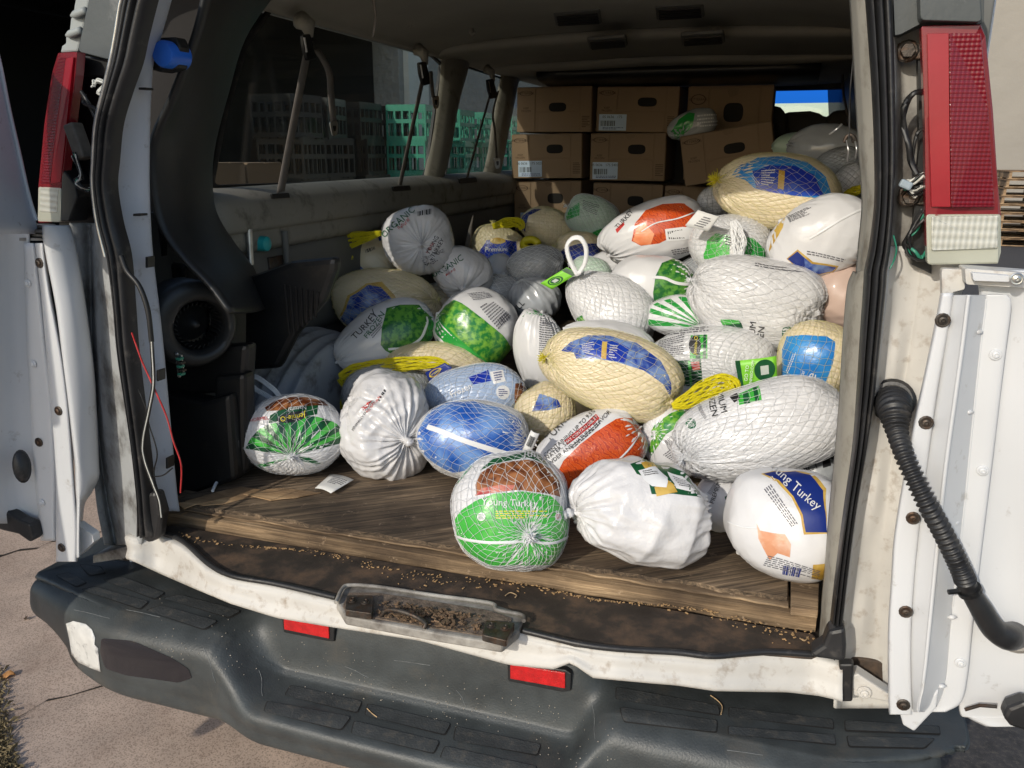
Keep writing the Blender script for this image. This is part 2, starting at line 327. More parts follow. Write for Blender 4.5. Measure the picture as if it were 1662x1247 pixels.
def screw(c, nrm, r, mat, parent, name='screw'):
    """round headed screw with a dished washer"""
    n = np.array(nrm, float); n /= np.linalg.norm(n); u = np.cross(n, [0, 0, 1.0]); u /= np.linalg.norm(u); v = np.cross(n, u); V, F = [], []
    prof = [(1.0, -.05), (1.0, .12), (.82, .25), (.62, .22), (.55, .5), (.3, .6), (0.22, .42), (.0, .40)]; S = 12
    for rr, h in prof:
        for k in range(S): a = k*2*pi/S; V.append(c+r*(rr*(cos(a)*u+sin(a)*v)+h*n))
    for i in range(len(prof)-1):
        for k in range(S): F.append((i*S+k, i*S+(k+1) % S, (i+1)*S+(k+1) % S, (i+1)*S+k))
    return obj(name, V, F, mat, parent, True, auto=40)
# flat prints cut as thin skins that hug what carries them
def in_poly(pts, poly):
    x, y = pts[:, 0], pts[:, 1]; c = np.zeros(len(pts), bool); j = len(poly)-1
    for i in range(len(poly)):
        xi, yi = poly[i]; xj, yj = poly[j]; m = ((yi > y) != (yj > y)) & (x < (xj-xi)*(y-yi)/((yj-yi) or 1e-9)+xi); c ^= m; j = i
    return c
def cdt(poly, step):
    poly = np.asarray(poly, float)
    dense = []
    for i in range(len(poly)):
        a, b = poly[i], poly[(i+1) % len(poly)]; n = max(1, int(np.linalg.norm(b-a)/step))
        for k in range(n): dense.append(a+(b-a)*k/n)
    dense = np.array(dense); mn, mx_ = dense.min(0), dense.max(0)
    gx, gy = np.meshgrid(np.arange(mn[0]+step/2, mx_[0], step), np.arange(mn[1]+step/2, mx_[1], step)); g = np.stack([gx.ravel(), gy.ravel()], 1)
    if len(g):
        g = g[in_poly(g, dense)]
        if len(g): g = g[(np.linalg.norm(g[:, None]-dense[None], axis=2).min(1) > step*.35)]
    pts = [Vector(p) for p in dense]+[Vector(p) for p in g]; nd = len(dense)
    vs, es, fs, *_ = delaunay_2d_cdt(pts, [], [list(range(nd))], 1, 1e-4)
    return np.array([[v.x, v.y] for v in vs]), [list(f) for f in fs]
FONT = None
def text_vf(s, size):
    cu = bpy.data.curves.new('lettering', 'FONT'); cu.body = s; cu.size = size; cu.align_x = 'CENTER'; cu.align_y = 'CENTER'; cu.resolution_u = 2
    o = bpy.data.objects.new('lettering_tmp', cu); COL.objects.link(o); bpy.context.view_layer.update()
    me = bpy.data.meshes.new_from_object(o); bpy.data.objects.remove(o); bpy.data.curves.remove(cu)
    V = np.array([v.co[:2] for v in me.vertices]); F = [tuple(p.vertices) for p in me.polygons]; bpy.data.meshes.remove(me)
    return V, F
def dashes(quad, lines, seed=0, fill=.8, th=.45):
    """illegible fine print: rows of short word-long bars inside a quad (corners: tl,tr,br,bl)"""
    q = np.asarray(quad, float); r = random.Random(seed); V, F = [], []
    def at(u, v): return (q[0]*(1-u)+q[1]*u)*(1-v)+(q[3]*(1-u)+q[2]*u)*v
    for i in range(lines):
        v0 = (i+.5-th/2)/lines; v1 = (i+.5+th/2)/lines; u = 0
        end = 1 if r.random() > .3 else r.uniform(.5, .95)
        while u < end:
            w_ = r.uniform(.04, .13); e = min(u+w_, end)
            n = len(V); V += [at(u, v0), at(e, v0), at(e, v1), at(u, v1)]; F.append((n, n+1, n+2, n+3)); u = e+.025
    return np.array(V), F
def bars(quad, n, seed=0):
    q = np.asarray(quad, float); r = random.Random(seed); V, F = [], []
    def at(u, v): return (q[0]*(1-u)+q[1]*u)*(1-v)+(q[3]*(1-u)+q[2]*u)*v
    u = 0
    while u < 1:
        e = u+r.uniform(.3, 1.4)/n; k = len(V); V += [at(u, 0), at(min(e, 1), 0), at(min(e, 1), 1), at(u, 1)]; F.append((k, k+1, k+2, k+3)); u = e+r.uniform(.4, 1.2)/n
    return np.array(V), F
def rot2(V, deg, c, sx=1, sy=-1):
    a = radians(deg); V = np.asarray(V)*[sx, 1]; R_ = np.array([[cos(a), -sin(a)], [sin(a), cos(a)]]); V = V@R_.T; return V*[1, sy]+np.asarray(c)
# ================================================================ setting
asphalt = M('asphalt', (.065, .06, .06), .9, var=.3, vs=30, bump=.7, bs=350, dirt=((.14, .12, .10), .4, 60), dist=.004)
concrete = M('pink_concrete', (.52, .405, .325), .92, var=.2, vs=9, bump=.6, bs=260, dirt=((.30, .22, .17), .4, 4.5), dist=.0018)
_n = concrete.node_tree  # exposed aggregate speckle
_sp = _n.nodes.new('ShaderNodeTexVoronoi'); _sp.inputs['Scale'].default_value = 160; _tc = [k for k in _n.nodes if k.type == 'TEX_COORD'][0]; _n.links.new(_tc.outputs['Object'], _sp.inputs['Vector'])
_r = _n.nodes.new('ShaderNodeValToRGB'); _r.color_ramp.elements[0].position = .15; _r.color_ramp.elements[0].color = (.35, .31, .28, 1); _r.color_ramp.elements[1].position = .55; _r.color_ramp.elements[1].color = (1.1, 1.07, 1.05, 1); _n.links.new(_sp.outputs['Distance'], _r.inputs[0])
_mx = _n.nodes.new('ShaderNodeMix'); _mx.data_type = 'RGBA'; _mx.blend_type = 'MULTIPLY'; _mx.inputs[0].default_value = .6
_b = _n.nodes['Principled BSDF']; _src = _b.inputs['Base Color'].links[0].from_socket; _n.links.new(_src, _mx.inputs[6]); _n.links.new(_r.outputs[0], _mx.inputs[7]); _n.links.new(_mx.outputs[2], _b.inputs['Base Color'])
stucco = M('stucco', (.40, .37, .32), .92, var=.08, vs=1.2, bump=.9, bs=14, dist=.03, dirt=((.28, .25, .21), .3, 1.3))
stucco_far = M('stucco_far', (.34, .31, .265), .92, var=.08, vs=.5, bump=.7, bs=2.2, dist=.05)
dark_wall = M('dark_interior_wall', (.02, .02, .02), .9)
def sheet(name, x0, y0, x1, y1, z, mat, parent=None, kind='structure'):
    o = obj(name, [(x0, y0, z), (x1, y0, z), (x1, y1, z), (x0, y1, z)], [(0, 1, 2, 3)], mat, parent, False, origin=(0, 0, z)); tag(o, kind=kind); return o
sheet('ground', -150, -150, 150, 150, -.004, asphalt)
sheet('pavement', -14, -14, .93, 9.0, 0, concrete)
# crack in the slab
crk = [P(a, b, z=.0025) for a, b in ((-60, 1210), (-20, 1190), (14, 1172), (40, 1158), (75, 1137), (110, 1130), (150, 1118), (190, 1106), (240, 1080))]
V, F = [], []
for i, p in enumerate(crk):
    w_ = .0045+.002*sin(i*2.1); V += [p+[0, w_, 0], p-[0, w_, 0]]
    if i: F.append((2*i-2, 2*i-1, 2*i+1, 2*i))
crack_m = M('crack_fill', (.035, .028, .022), 1.)
o = obj('pavement_crack', V, F, crack_m, None, False); tag(o, kind='structure')
crk = [P(a, b, z=.0025) for a, b in ((-40, 905), (0, 903), (30, 893), (60, 890), (85, 878), (110, 874), (150, 868), (200, 850))]
V, F = [], []
for i, p in enumerate(crk):
    w_ = .012+.004*sin(i*1.7); V += [p+[0, w_, 0], p-[0, w_, 0]]
    if i: F.append((2*i-2, 2*i-1, 2*i+1, 2*i))
o = obj('pavement_joint', V, F, crack_m, None, False); tag(o, kind='structure')
# litter and grass at the slab's edge
def blades(name, n, pos, mats_, hgt, label, cat):
    V, F = [], []
    for i in range(n):
        x, y = pos(); a = random.uniform(0, 6.28); h = hgt*random.uniform(.4, 1); l = random.uniform(.6, 1.6)*h; w_ = .0018
        dx, dy = cos(a), sin(a); k = len(V)
        V += [(x-dy*w_, y+dx*w_, 0.002), (x+dy*w_, y-dx*w_, 0.002), (x+dx*l*.5, y+dy*l*.5, h*.8), (x+dx*l, y+dy*l, h*random.uniform(.3, 1.0))]
        F += [(k, k+1, k+2), (k+1, k+3, k+2)]
    o = obj(name, V, F, mats_, None, False); tag(o, label, cat, None, 'stuff'); return o
gc = P(-62, 1215, z=0)
dry = M('dry_grass', (.22, .17, .09), .8, var=.4, vs=60)
def edge_pos():
    t_ = random.random(); q_ = P(-22+t_*t_*34+random.gauss(0, 13), 1085+t_*180, z=0); return q_[0], q_[1]
blades('dry_grass', 1500, edge_pos, dry, .022, 'dry yellow grass and litter at the edge of the pavement', 'grass')
V, F = [], []
dirt_m = M('loose_dirt', (.17, .13, .09), 1., var=.4, vs=60, bump=1, bs=300)
for i in range(260):
    x, y = edge_pos(); x += random.gauss(0, .012); s = random.uniform(.001, .0035)
    v, f = box_vf((x, y, s*.4), (s*1.6, s, s*.7), rz(random.uniform(0, 3))); k = len(V); V += list(v); F += [tuple(j+k for j in q) for q in f]
o = obj('gravel', V, F, dirt_m, None, False); tag(o, 'loose dirt crumbs along the pavement edge', 'gravel', None, 'stuff')
def leaf(px, py, z, s, ang, col, label):
    c = P(px, py, z=z); V = []; n = 9
    for i in range(n):
        t = i/(n-1); w_ = s*.28*sin(pi*t)**.8; V += [(-w_, s*(t-.5), .006*sin(t*7)+.004), (0, s*(t-.5), .003*sin(t*5)+.001), (w_, s*(t-.5), .008*sin(t*4)+.005)]
    V = np.array(V)@rz(ang).T+c; F = [(i*3+j, i*3+j+1, i*3+4+j, i*3+3+j) for i in range(n-1) for j in (0, 1)]
    o = obj('fallen_leaf', V, F, col, None, True, solid=.0006); tag(o, label, 'leaf'); return o
leaf(12, 1098, .003, .045, 2.1, M('orange_leaf', (.50, .24, .08), .7, var=.3, vs=60), 'curled orange dead leaf on the pavement left of the bumper')
leaf(42, 1005, .003, .022, .7, M('brown_leaf', (.10, .07, .05), .8), 'small dark dead leaf on the pavement in front of the open left door')

# dark warehouse bay on the left, stucco wall beyond it
bx = -3.3; y_edge = float(P(650, 180, x=bx)[1]); bld = empty('warehouse', (bx, y_edge, 0), 'beige stucco warehouse with a dark open bay, left of the van', 'warehouse')
box('wall', (bx-.15, y_edge+5, 2.2), (.3, 10, 4.4), stucco, bld, bevel=.01)
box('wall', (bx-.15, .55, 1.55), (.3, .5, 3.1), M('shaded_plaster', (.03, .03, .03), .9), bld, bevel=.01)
jb = y_edge; box('door_frame', (bx+.03, y_edge+.35, 2.15), (.06, .5, 4.3), M('pale_column', (.80, .76, .66), .8, var=.05), bld)  # column colour lightened in place of the sunlight that misses it
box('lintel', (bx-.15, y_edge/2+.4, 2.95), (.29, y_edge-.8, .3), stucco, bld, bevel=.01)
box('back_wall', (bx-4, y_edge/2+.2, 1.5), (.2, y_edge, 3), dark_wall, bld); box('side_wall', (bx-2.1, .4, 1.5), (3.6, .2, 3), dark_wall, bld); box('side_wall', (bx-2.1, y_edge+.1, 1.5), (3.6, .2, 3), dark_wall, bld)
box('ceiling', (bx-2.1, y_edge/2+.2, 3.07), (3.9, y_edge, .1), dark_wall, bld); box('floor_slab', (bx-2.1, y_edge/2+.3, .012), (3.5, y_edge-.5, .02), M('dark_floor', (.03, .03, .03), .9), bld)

# far wall on the right
wl = empty('yard_wall', (8, 19.5, 0), 'tall sunlit stucco wall at the far right behind the pallets', 'wall')
box('wall', (9, 19.7, 4.5), (14, .3, 9), stucco_far, wl, bevel=.02); box('footing', (9, 19.5, .15), (14.1, .12, .3), M('footing_concrete', (.22, .19, .16), .9, var=.2), wl)
# stack of pallets
pp = P(1628, 375, z=0); py0 = 15.0; ppx = float(P(1627, 300, y=py0)[0]); pm = wood('pallet_wood', (.26, .16, .085), (.58, .42, .26), 2., 0, .85, .5, rings=9)
proto = None; zb = 0.0
for i in range(9):
    loc = (ppx+.62+random.uniform(-.05, .05), py0+.5+random.uniform(-.04, .04), zb+i*.142)
    words = ['bottom', 'second', 'third', 'fourth', 'fifth', 'sixth', 'seventh', 'eighth', 'topmost']
    lab = f'weathered wooden pallet, {words[i]} of the stack' if i in (0, 8) else f'weathered wooden pallet, {words[i]} from the bottom of the stack'
    if proto is None:
        t = proto = empty('wooden_pallet', loc, lab, 'pallet', 'pallets stacked by the far wall'); L0 = np.array(loc)
        first = None
        for k in range(7):
            if first is None: first = o = box('deck_board', L0+[0, -.5+k/6, .125], (1.2, .11, .02), pm, t)
            else: o = first.copy(); COL.objects.link(o); o.location = (0, 1/6*k, 0)
        for k in (-.5, 0, .5): box('stringer', L0+[k*1.12, 0, .065], (.045, 1.1, .10), pm, t)
        bb = None
        for k in range(3):
            if bb is None: bb = box('base_board', L0+[0, -.5+.5*k, .009], (1.2, .10, .016), pm, t)
            else: o = bb.copy(); COL.objects.link(o); o.location = (0, .5*k, 0)
    else:
        t = proto.copy(); COL.objects.link(t); t.location = loc; t['label'] = lab
        for c in list(proto.children): d = c.copy(); COL.objects.link(d); d.parent = t
        t.rotation_euler = (0, 0, random.uniform(-.04, .04))

# crates outside the windows
def crate(name, mat, s=(.33, .33, .28)):
    parts = []; lx, ly, h = s
    for z in (.012, h*.52, h-.03):
        for (cx, cy, sx, sy) in ((0, -ly/2, lx, .014), (0, ly/2, lx, .014), (-lx/2, 0, .014, ly), (lx/2, 0, .014, ly)): parts.append(box_vf((cx, cy, z+.012), (sx, sy, .032 if z < .2 else .05)))
    for k in range(6):
        u = -lx/2+lx*k/5
        for sgn in (-1, 1): parts.append(box_vf((u, sgn*ly/2, h/2), (.016, .012, h))); parts.append(box_vf((sgn*lx/2, u, h/2), (.012, .016, h)))
    for k in range(5): parts.append(box_vf((0, -ly/2+ly*(k+.5)/5, .01), (lx, .02, .012)))
    V, F = join_vf(parts); o = obj(name, V, F, mat, None, False, origin=(0, 0, 0)); return o
green_pl = M('green_crate_plastic', (.03, .27, .18), .4, var=.1, bump=.1); dark_pl = M('dark_crate_plastic', (.022, .024, .023), .45, var=.2)
def stack_of(protoo, name, places, group, labf, cat='crate'):
    for i, (x, y, z, a) in enumerate(places):
        o = protoo if i == 0 else protoo.copy()
        if i: COL.objects.link(o)
        o.location = (x, y, z); o.rotation_euler = (0, 0, a); tag(o, labf(i), cat, group)
xc = -2.45
rowz = ['bottom', 'second', 'third', 'fourth', 'fifth', 'sixth', 'topmost']
pl = []; labs = []
for c, pxx in enumerate((672, 735, 768, 812)):
    yb = float(P(pxx, 240, x=xc)[1])
    for k in range(7): pl.append((xc+random.uniform(-.02, .02), yb, k*.275, random.uniform(-.16, .16))); labs.append((c, k))
lv = ['bottom', 'second lowest', 'third lowest', 'middle', 'third highest', 'second highest', 'topmost']
cn = ['of the stack just right of the pale column', 'of the stack at the left of the middle window', 'of the stack in the centre of the middle window', 'of the stack beside the cartons']
stack_of(crate('plastic_crate', green_pl), 'plastic_crate', pl, 'green crates seen through the side windows', lambda i: f'{lv[labs[i][1]]} green plastic crate {cn[labs[i][0]]}')
pl = []; labs2 = []
xd = -2.75
for c, pxx in enumerate((470, 520, 580, 632)):
    yb = float(P(pxx, 240, x=xd)[1])
    for k in range(7): pl.append((xd+random.uniform(-.03, .03), yb+random.uniform(-.03, .03), k*.275, random.uniform(-.15, .15))); labs2.append((c, k))
cn2 = ['of the leftmost stack in the dark bay', 'of the second stack from the left in the dark bay', 'of the third stack from the left in the dark bay', 'of the dark bay stack next to the pale column']
stack_of(crate('plastic_crate', dark_pl), 'plastic_crate', pl, 'dark crates seen through the large rear side window', lambda i: f'{lv[labs2[i][1]]} dark plastic crate {cn2[labs2[i][0]]}')
for (pa, pb, lab) in ((345, 398, 'small brown carton outside the large side window, leftmost at its bottom edge'), (400, 458, 'small brown carton outside the large side window, right of the other carton')):
    a = P(pa, 265, x=-1.3); b = P(pb, 265, x=-1.3); t = empty('small_carton', (-1.3, (a[1]+b[1])/2, 0), lab, 'box'); mid = (a[1]+b[1])/2
    zt = P((pa+pb)/2, 266, x=-1.3)[2]
    box('carton_body', (-1.42, mid, zt-.18), (.24, b[1]-a[1]-.006, .36), cardboard, t)
    for s in (-1, 1): box('flap', (-1.42, mid+s*(b[1]-a[1])*.24, zt+.002), (.24, (b[1]-a[1])*.46, .004), cardboard_flap, t)
tb = empty('loading_table', (-1.5, float(P(400, 265, x=-1.3)[1]), 0), 'dark low table carrying the small cartons outside the window', 'table')
ty = tb.location.y; zt2 = float(P(400, 266, x=-1.3)[2])-.36
box('table_top', (-1.5, ty, zt2-.02), (.6, .8, .035), dark_pl, tb)
for a in (-1, 1):
    for b in (-1, 1): box('leg', (-1.5+a*.27, ty+b*.36, (zt2-.04)/2), (.04, .04, zt2-.04), dark_pl, tb)

# ================================================================ the van
van = empty('passenger_van', (0, 0, 0), 'old white passenger van with open rear doors, its back filled with frozen turkeys', 'van')
box('floor_pan', (0, 1.9, .67), (1.68, 3.7, .05), mat_rubber, van)
# roof and outer skin
loft('roof', [[(-.895, y, 1.95), (-.885, y, 2.03), (-.76, y, 2.09), (-.4, y, 2.13), (0, y, 2.14), (.4, y, 2.13), (.76, y, 2.09), (.85, y, 2.03), (.865, y, 1.86)] for y in (.02, 1.3, 2.6, 3.9)], white_paint, van, 8, 40, .01)
loft('headliner', [[(-.87, y, 1.955), (-.80, y, 2.0-d*.5), (-.5, y, 2.04-d), (0, y, 2.05-d), (.5, y, 2.04-d), (.80, y, 2.0-d*.5), (.87, y, 1.955)] for y, d in ((.05, 0), (.6, 0), (1.3, .012), (2.0, .012), (2.08, .055), (2.6, .055), (2.68, .09), (3.3, .095), (3.9, .10))], liner, van, 60, 30, -.012)
box('header_bar', (0, .03, 2.07), (1.5, .06, .10), white_paint, van)
def side_out(s):
    nm = 'body_side'
    if s < 0:
        loft(nm, [[(s*.90, y, z) for z in (.35, .6, .9, 1.15, 1.40)] for y in (.12, .4, 1.3, 3.9)], white_paint, van, 10, 16, .01)
    else:
        loft(nm, [[(s*w_, y, z) for w_, z in ((.90, .35), (.90, .6), (.90, .9), (.89, 1.15), (.865, 1.35), (.86, 1.86))] for y in (.12, .4, 1.3, 3.9)], white_paint, van, 10, 16, .01)
side_out(-1); side_out(1)
box('front_cowl', (0, 3.95, .95), (1.96, .1, 1.0), black_plastic, van); 
box('inner_side_panel', (.845, 2.0, 1.33), (.02, 3.8, 1.28), grey_trim, van)
# left wall with its windows
XW = -.855
sillp = [(-60, 330)]
def wall_poly(name, pts, mat, th=.03, x=XW, bev=.006): return prism(name, PX(pts, x), (-th, 0, 0), mat, van, bevel=bev)
box('lower_side_panel', (-.875, 1.85, 1.06), (.03, 3.5, .72), grey_trim, van)
# sill trim below the windows
ys = [.42, .8, 1.4, 2.0, 2.6, 3.2]
loft('window_sill_trim', [[(-.868, y, 1.462), (-.845, y, 1.458), (-.815, y, 1.44), (-.80, y, 1.415), (-.80, y, 1.36), (-.815, y, 1.35), (-.815, y, 1.305), (-.84, y, 1.29)] for y in ys], beige_trim, van, 20, 40, .006)
loft('side_trim', [[(-.845, y, 1.285), (-.825, y, 1.275), (-.82, y, 1.16), (-.835, y, 1.145), (-.845, y, 1.0)] for y in ys], grey_trim, van, 12, 20, .005)
box('trim_rail', (-.818, 1.0, 1.325), (.012, .72, .012), grey_trim, van)
wall_poly('window_header', [(436, -30), (440, 2), (560, 36), (712, 84), (735, 92), (850, 112), (905, 128), (905, 60), (700, -40)], beige_trim, .04)
# window pillars, rounded towards the cabin
def pillar(name, L_, R_, mat, bulge=.035):
    rows = []
    for (l, r) in zip(L_, R_):
        a = P(*l, x=XW-.01); b = P(*r, x=XW-.01); m = (a+b)/2+np.array([bulge, 0, 0]); rows.append([a, a*.75+b*.25+[bulge*.75, 0, 0], m, a*.25+b*.75+[bulge*.75, 0, 0], b])
    return loft(name, rows, mat, van, 20, 12, .01)
pillar('window_pillar', [(716, 84), (716, 110), (708, 180), (699, 240), (686, 300)], [(764, 100), (757, 125), (742, 180), (732, 240), (716, 300)], beige_trim)
pillar('window_pillar', [(818, 108), (813, 130), (800, 200), (793, 250), (780, 300)], [(845, 118), (840, 140), (828, 200), (818, 250), (808, 300)], beige_trim)
glass = bpy.data.materials.new('tinted_glass'); glass.use_nodes = True; gn = glass.node_tree; gn.nodes.clear()
go = gn.nodes.new('ShaderNodeOutputMaterial'); gt = gn.nodes.new('ShaderNodeBsdfTransparent'); gt.inputs[0].default_value = (.80, .82, .80, 1); gg = gn.nodes.new('ShaderNodeBsdfGlossy'); gg.inputs['Roughness'].default_value = .03
gm = gn.nodes.new('ShaderNodeMixShader'); lw = gn.nodes.new('ShaderNodeLayerWeight'); lw.inputs[0].default_value = .25; lq = gn.nodes.new('ShaderNodeMath'); lq.operation = 'MULTIPLY_ADD'; gn.links.new(lw.outputs['Fresnel'] if False else lw.outputs['Facing'], lq.inputs[0]); lq.inputs[1].default_value = .10; lq.inputs[2].default_value = .03; gn.links.new(lq.outputs[0], gm.inputs[0]); gn.links.new(gt.outputs[0], gm.inputs[1]); gn.links.new(gg.outputs[0], gm.inputs[2]); gd = gn.nodes.new('ShaderNodeBsdfDiffuse'); gd.inputs[0].default_value = (.5, .5, .46, 1); gx = gn.nodes.new('ShaderNodeMixShader'); gz = gn.nodes.new('ShaderNodeTexNoise'); gz.inputs['Scale'].default_value = 9; gz.inputs['Detail'].default_value = 8; gy = gn.nodes.new('ShaderNodeMath'); gy.operation = 'MULTIPLY'; gy.inputs[1].default_value = .055; gn.links.new(gz.outputs['Fac'], gy.inputs[0]); gn.links.new(gy.outputs[0], gx.inputs[0]); gn.links.new(gm.outputs[0], gx.inputs[1]); gn.links.new(gd.outputs[0], gx.inputs[2]); gn.links.new(gx.outputs[0], go.inputs[0])
def window(outer):
    f = rounded(outer, .08); p3 = PX(f, XW-.012); inner = []
    c = np.mean(p3, axis=0); V = list(p3)+[q+(c-q)*.028 for q in p3]; V += [v+np.array([-.012, 0, 0]) for v in V]; n = len(p3); F = []
    for i in range(n):
        j = (i+1) % n; F += [(i, j, n+j, n+i), (2*n+i, 3*n+i, 3*n+j, 2*n+j), (n+i, n+j, 3*n+j, 3*n+i)]
    fr = obj('window', V, F, rubber, van, False)
    o = prism('pane', [q+(c-q)*.02+[-.004, 0, 0] for q in p3], (-.004, 0, 0), glass, fr)
window([(446, 4), (700, 86), (720, 104), (694, 293), (340, 306), (362, 190), (398, 70)])
window([(754, 106), (822, 128), (791, 286), (722, 291)])
window([(842, 128), (905, 140), (880, 282), (806, 287)])
# tail of the side: black quarter duct, blower, housings
ductrows = []
Lx = [(338, -20), (318, 60), (280, 160), (248, 230), (246, 300), (262, 370), (300, 420), (340, 460), (375, 505)]
Rx = [(455, -20), (400, 60), (372, 150), (350, 235), (345, 290), (352, 335), (380, 390), (410, 430), (438, 492)]
for i, (l, r) in enumerate(zip(Lx, Rx)):
    a = P(*l, y=.16); b = P(*r, x=-.83); t_ = .04 if i < 5 else .07
    out = np.array([.05, -.04, 0])
    ductrows.append([a, a*.7+b*.3+out*.8, a*.4+b*.6+out, a*.12+b*.88+out*.6, b])
loft('air_duct', ductrows, duct_plastic, van, 40, 16, .01)
# blower housing (ring with a deep mouth and vanes)
bc = P(316, 527, y=.20); dep = (bc-CAM)@CF; sc = dep/FPX; nv_ = CAM-bc; nv_[2] = 0; nv_ /= np.linalg.norm(nv_); nv_ = nv_*.92+np.array([.55, 0, .0]); nv_ /= np.linalg.norm(nv_)
bu = np.cross([0, 0, 1.], nv_); bu /= np.linalg.norm(bu); bv = np.cross(nv_, bu)
hc = bc+bu*.012-bv*.006; V, F = [], []; S = 40
prof = [(70, -60, 0), (72, -8, 0), (68, 4, 0), (60, 9, .3), (50, 9, .7), (44, 5, 1), (41, -6, 1), (40, -60, 1)]
for r_, h_, m_ in prof:
    c_ = bc*(1-m_)+hc*m_
    for k in range(S): a = 2*pi*k/S; V.append(c_+sc*(r_*(cos(a)*bu+sin(a)*bv)+h_*nv_))
F = [(i*S+k, i*S+(k+1) % S, (i+1)*S+(k+1) % S, (i+1)*S+k) for i in range(len(prof)-1) for k in range(S)]
blw = obj('blower_housing', V, F, duct_plastic, van, True, auto=50)
V, F = [], []
for k in range(30):
    a = 2*pi*k/30; d = cos(a)*bu+sin(a)*bv; d2 = cos(a+.12)*bu+sin(a+.12)*bv
    n = len(V); V += [hc+sc*(38*d-8*nv_), hc+sc*(33*d2-8*nv_), hc+sc*(33*d2-52*nv_), hc+sc*(38*d-52*nv_)]; F.append((n, n+1, n+2, n+3))
obj('fan_wheel', V, F, black_plastic, blw, False, solid=.0012)
V, F = [], []
for k in range(16): a = 2*pi*k/16; V += [hc+sc*(31*(cos(a)*bu+sin(a)*bv)-50*nv_), hc+sc*(9*(cos(a)*bu+sin(a)*bv)-30*nv_), hc+sc*(5*(cos(a)*bu+sin(a)*bv)-14*nv_)]
F = [(k*3+j, ((k+1) % 16)*3+j, ((k+1) % 16)*3+j+1, k*3+j+1) for k in range(16) for j in (0, 1)]; F.append(tuple(k*3+2 for k in range(16)))
obj('fan_hub', V, F, duct_plastic, blw, True)
# black boxes below the blower
def boxpx(name, pts, y, depth, mat, bevel=.012, drop=0):
    p = PY(pts, y); return prism(name, p, (0, depth, drop), mat, van, bevel=bevel)
boxpx('heater_box', [(268, 640), (330, 652), (372, 640), (382, 780), (290, 812), (262, 780)], .22, .06, black_plastic)
boxpx('heater_box', [(345, 612), (396, 607), (398, 770), (352, 785)], .25, .05, black_plastic)
boxpx('heater_cover', [(262, 570), (400, 560), (396, 625), (345, 640), (268, 645)], .27, .05, black_plastic)
boxpx('heater_box', [(225, 420), (300, 430), (300, 640), (225, 640)], .33, .02, black_plastic)
boxpx('evaporator_case', [(396, 452), (470, 425), (545, 418), (543, 440), (525, 490), (478, 545), (450, 600), (395, 602)], .46, .04, black_plastic, .015)
for k in range(7):
    a = P(462+k*9, 462+k*2, y=.457); b = P(470+k*7, 545-k*5, y=.457); tube('case_rib', [a, (a+b)/2, b], .0035, shade_black_m, van, 6)
st = [(370, 722), (388, 715), (388, 738), (371, 744)]
o = prism('data_plate', PY(st, .243), (0, -.001, 0), M('aluminium_plate', (.20, .20, .20), .4, metal=.4), van)
# wheel well, ribbed
wc = P(560, 640, y=.86); V, F = [], []; nu_, nv2 = 60, 24
for i in range(nu_):
    a = pi*i/(nu_-1); rr = .235+.007*max(0, cos(9*2*a*.5*2))**.5 if False else .235
    for j in range(nv2):
        u = j/(nv2-1); rib = .010*(max(0, sin(u*pi*9))**.6); rad = (.315+rib)*(1-.10*u*u)
        x = -.86+.19*u; V.append((x, .80+rad*1.15*cos(a), .71+rad*sin(a)))
for i in range(nu_-1):
    for j in range(nv2-1): F.append((i*nv2+j, (i+1)*nv2+j, (i+1)*nv2+j+1, i*nv2+j+1))
F.append(tuple(i*nv2+nv2-1 for i in range(nu_)))
obj('wheel_well', V, F, well_grey, van, True, auto=50)
# clamp bracket with connector on the blower
cb = P(292, 592, y=.15)
box('bracket', cb, (.018, .006, .05), steel, van, bevel=.002)
for k in range(5): box('connector_pin', cb+[.012+.004*(k % 2), -.012, -.018+k*.009], (.012, .014, .006), dark_metal if k % 2 else wire_green, van, bevel=.001)
screw(cb+[-.002, -.004, -.026], (0, -1, 0), .005, steel, van); screw(cb+[-.002, -.004, .026], (0, -1, 0), .005, steel, van)
# teal valve, grey conduits under the sill
tvc = P(434, 396, x=-.79)
V, F = tube_vf([tvc+[-.05, 0, 0], tvc+[-.01, 0, 0], tvc+[0, 0, 0], tvc+[.004, 0, 0]], [.022, .022, .020, .012], 20); obj('valve_cap', V, F, teal_plastic, van, True, auto=40)
tube('conduit', PX([(404, 372), (407, 430)], -.80), .009, steel, van, 10); tube('conduit', PX([(462, 375), (466, 430)], -.80), .010, grey_trim, van, 10)
box('mount_plate', P(445, 430, x=-.82), (.02, .07, .05), dark_metal, van)
# blue cap at the top of the pillar
c = P(266, 88, y=.07); V, F = tube_vf([c+[0, .05, 0], c+[0, .0, 0], c+[0, -.006, 0], c+[0, -.009, 0]], [.026, .026, .023, .008], 24); obj('blue_cap', V, F, blue_plastic, van, True, auto=40)
prism('cap_housing', PY(rounded([(240, 62), (285, 60), (292, 75), (288, 112), (262, 118), (240, 112)], .2), .085), (0, .03, 0), black_plastic, van, bevel=.003)
# behind the cap: black sheet, the cavity's shade put into its colour
boxpx('pillar_shade_sheet', [(235, -30), (345, -30), (290, 200), (262, 330), (262, 640), (235, 640)], .30, .02, shade_black_m, 0)

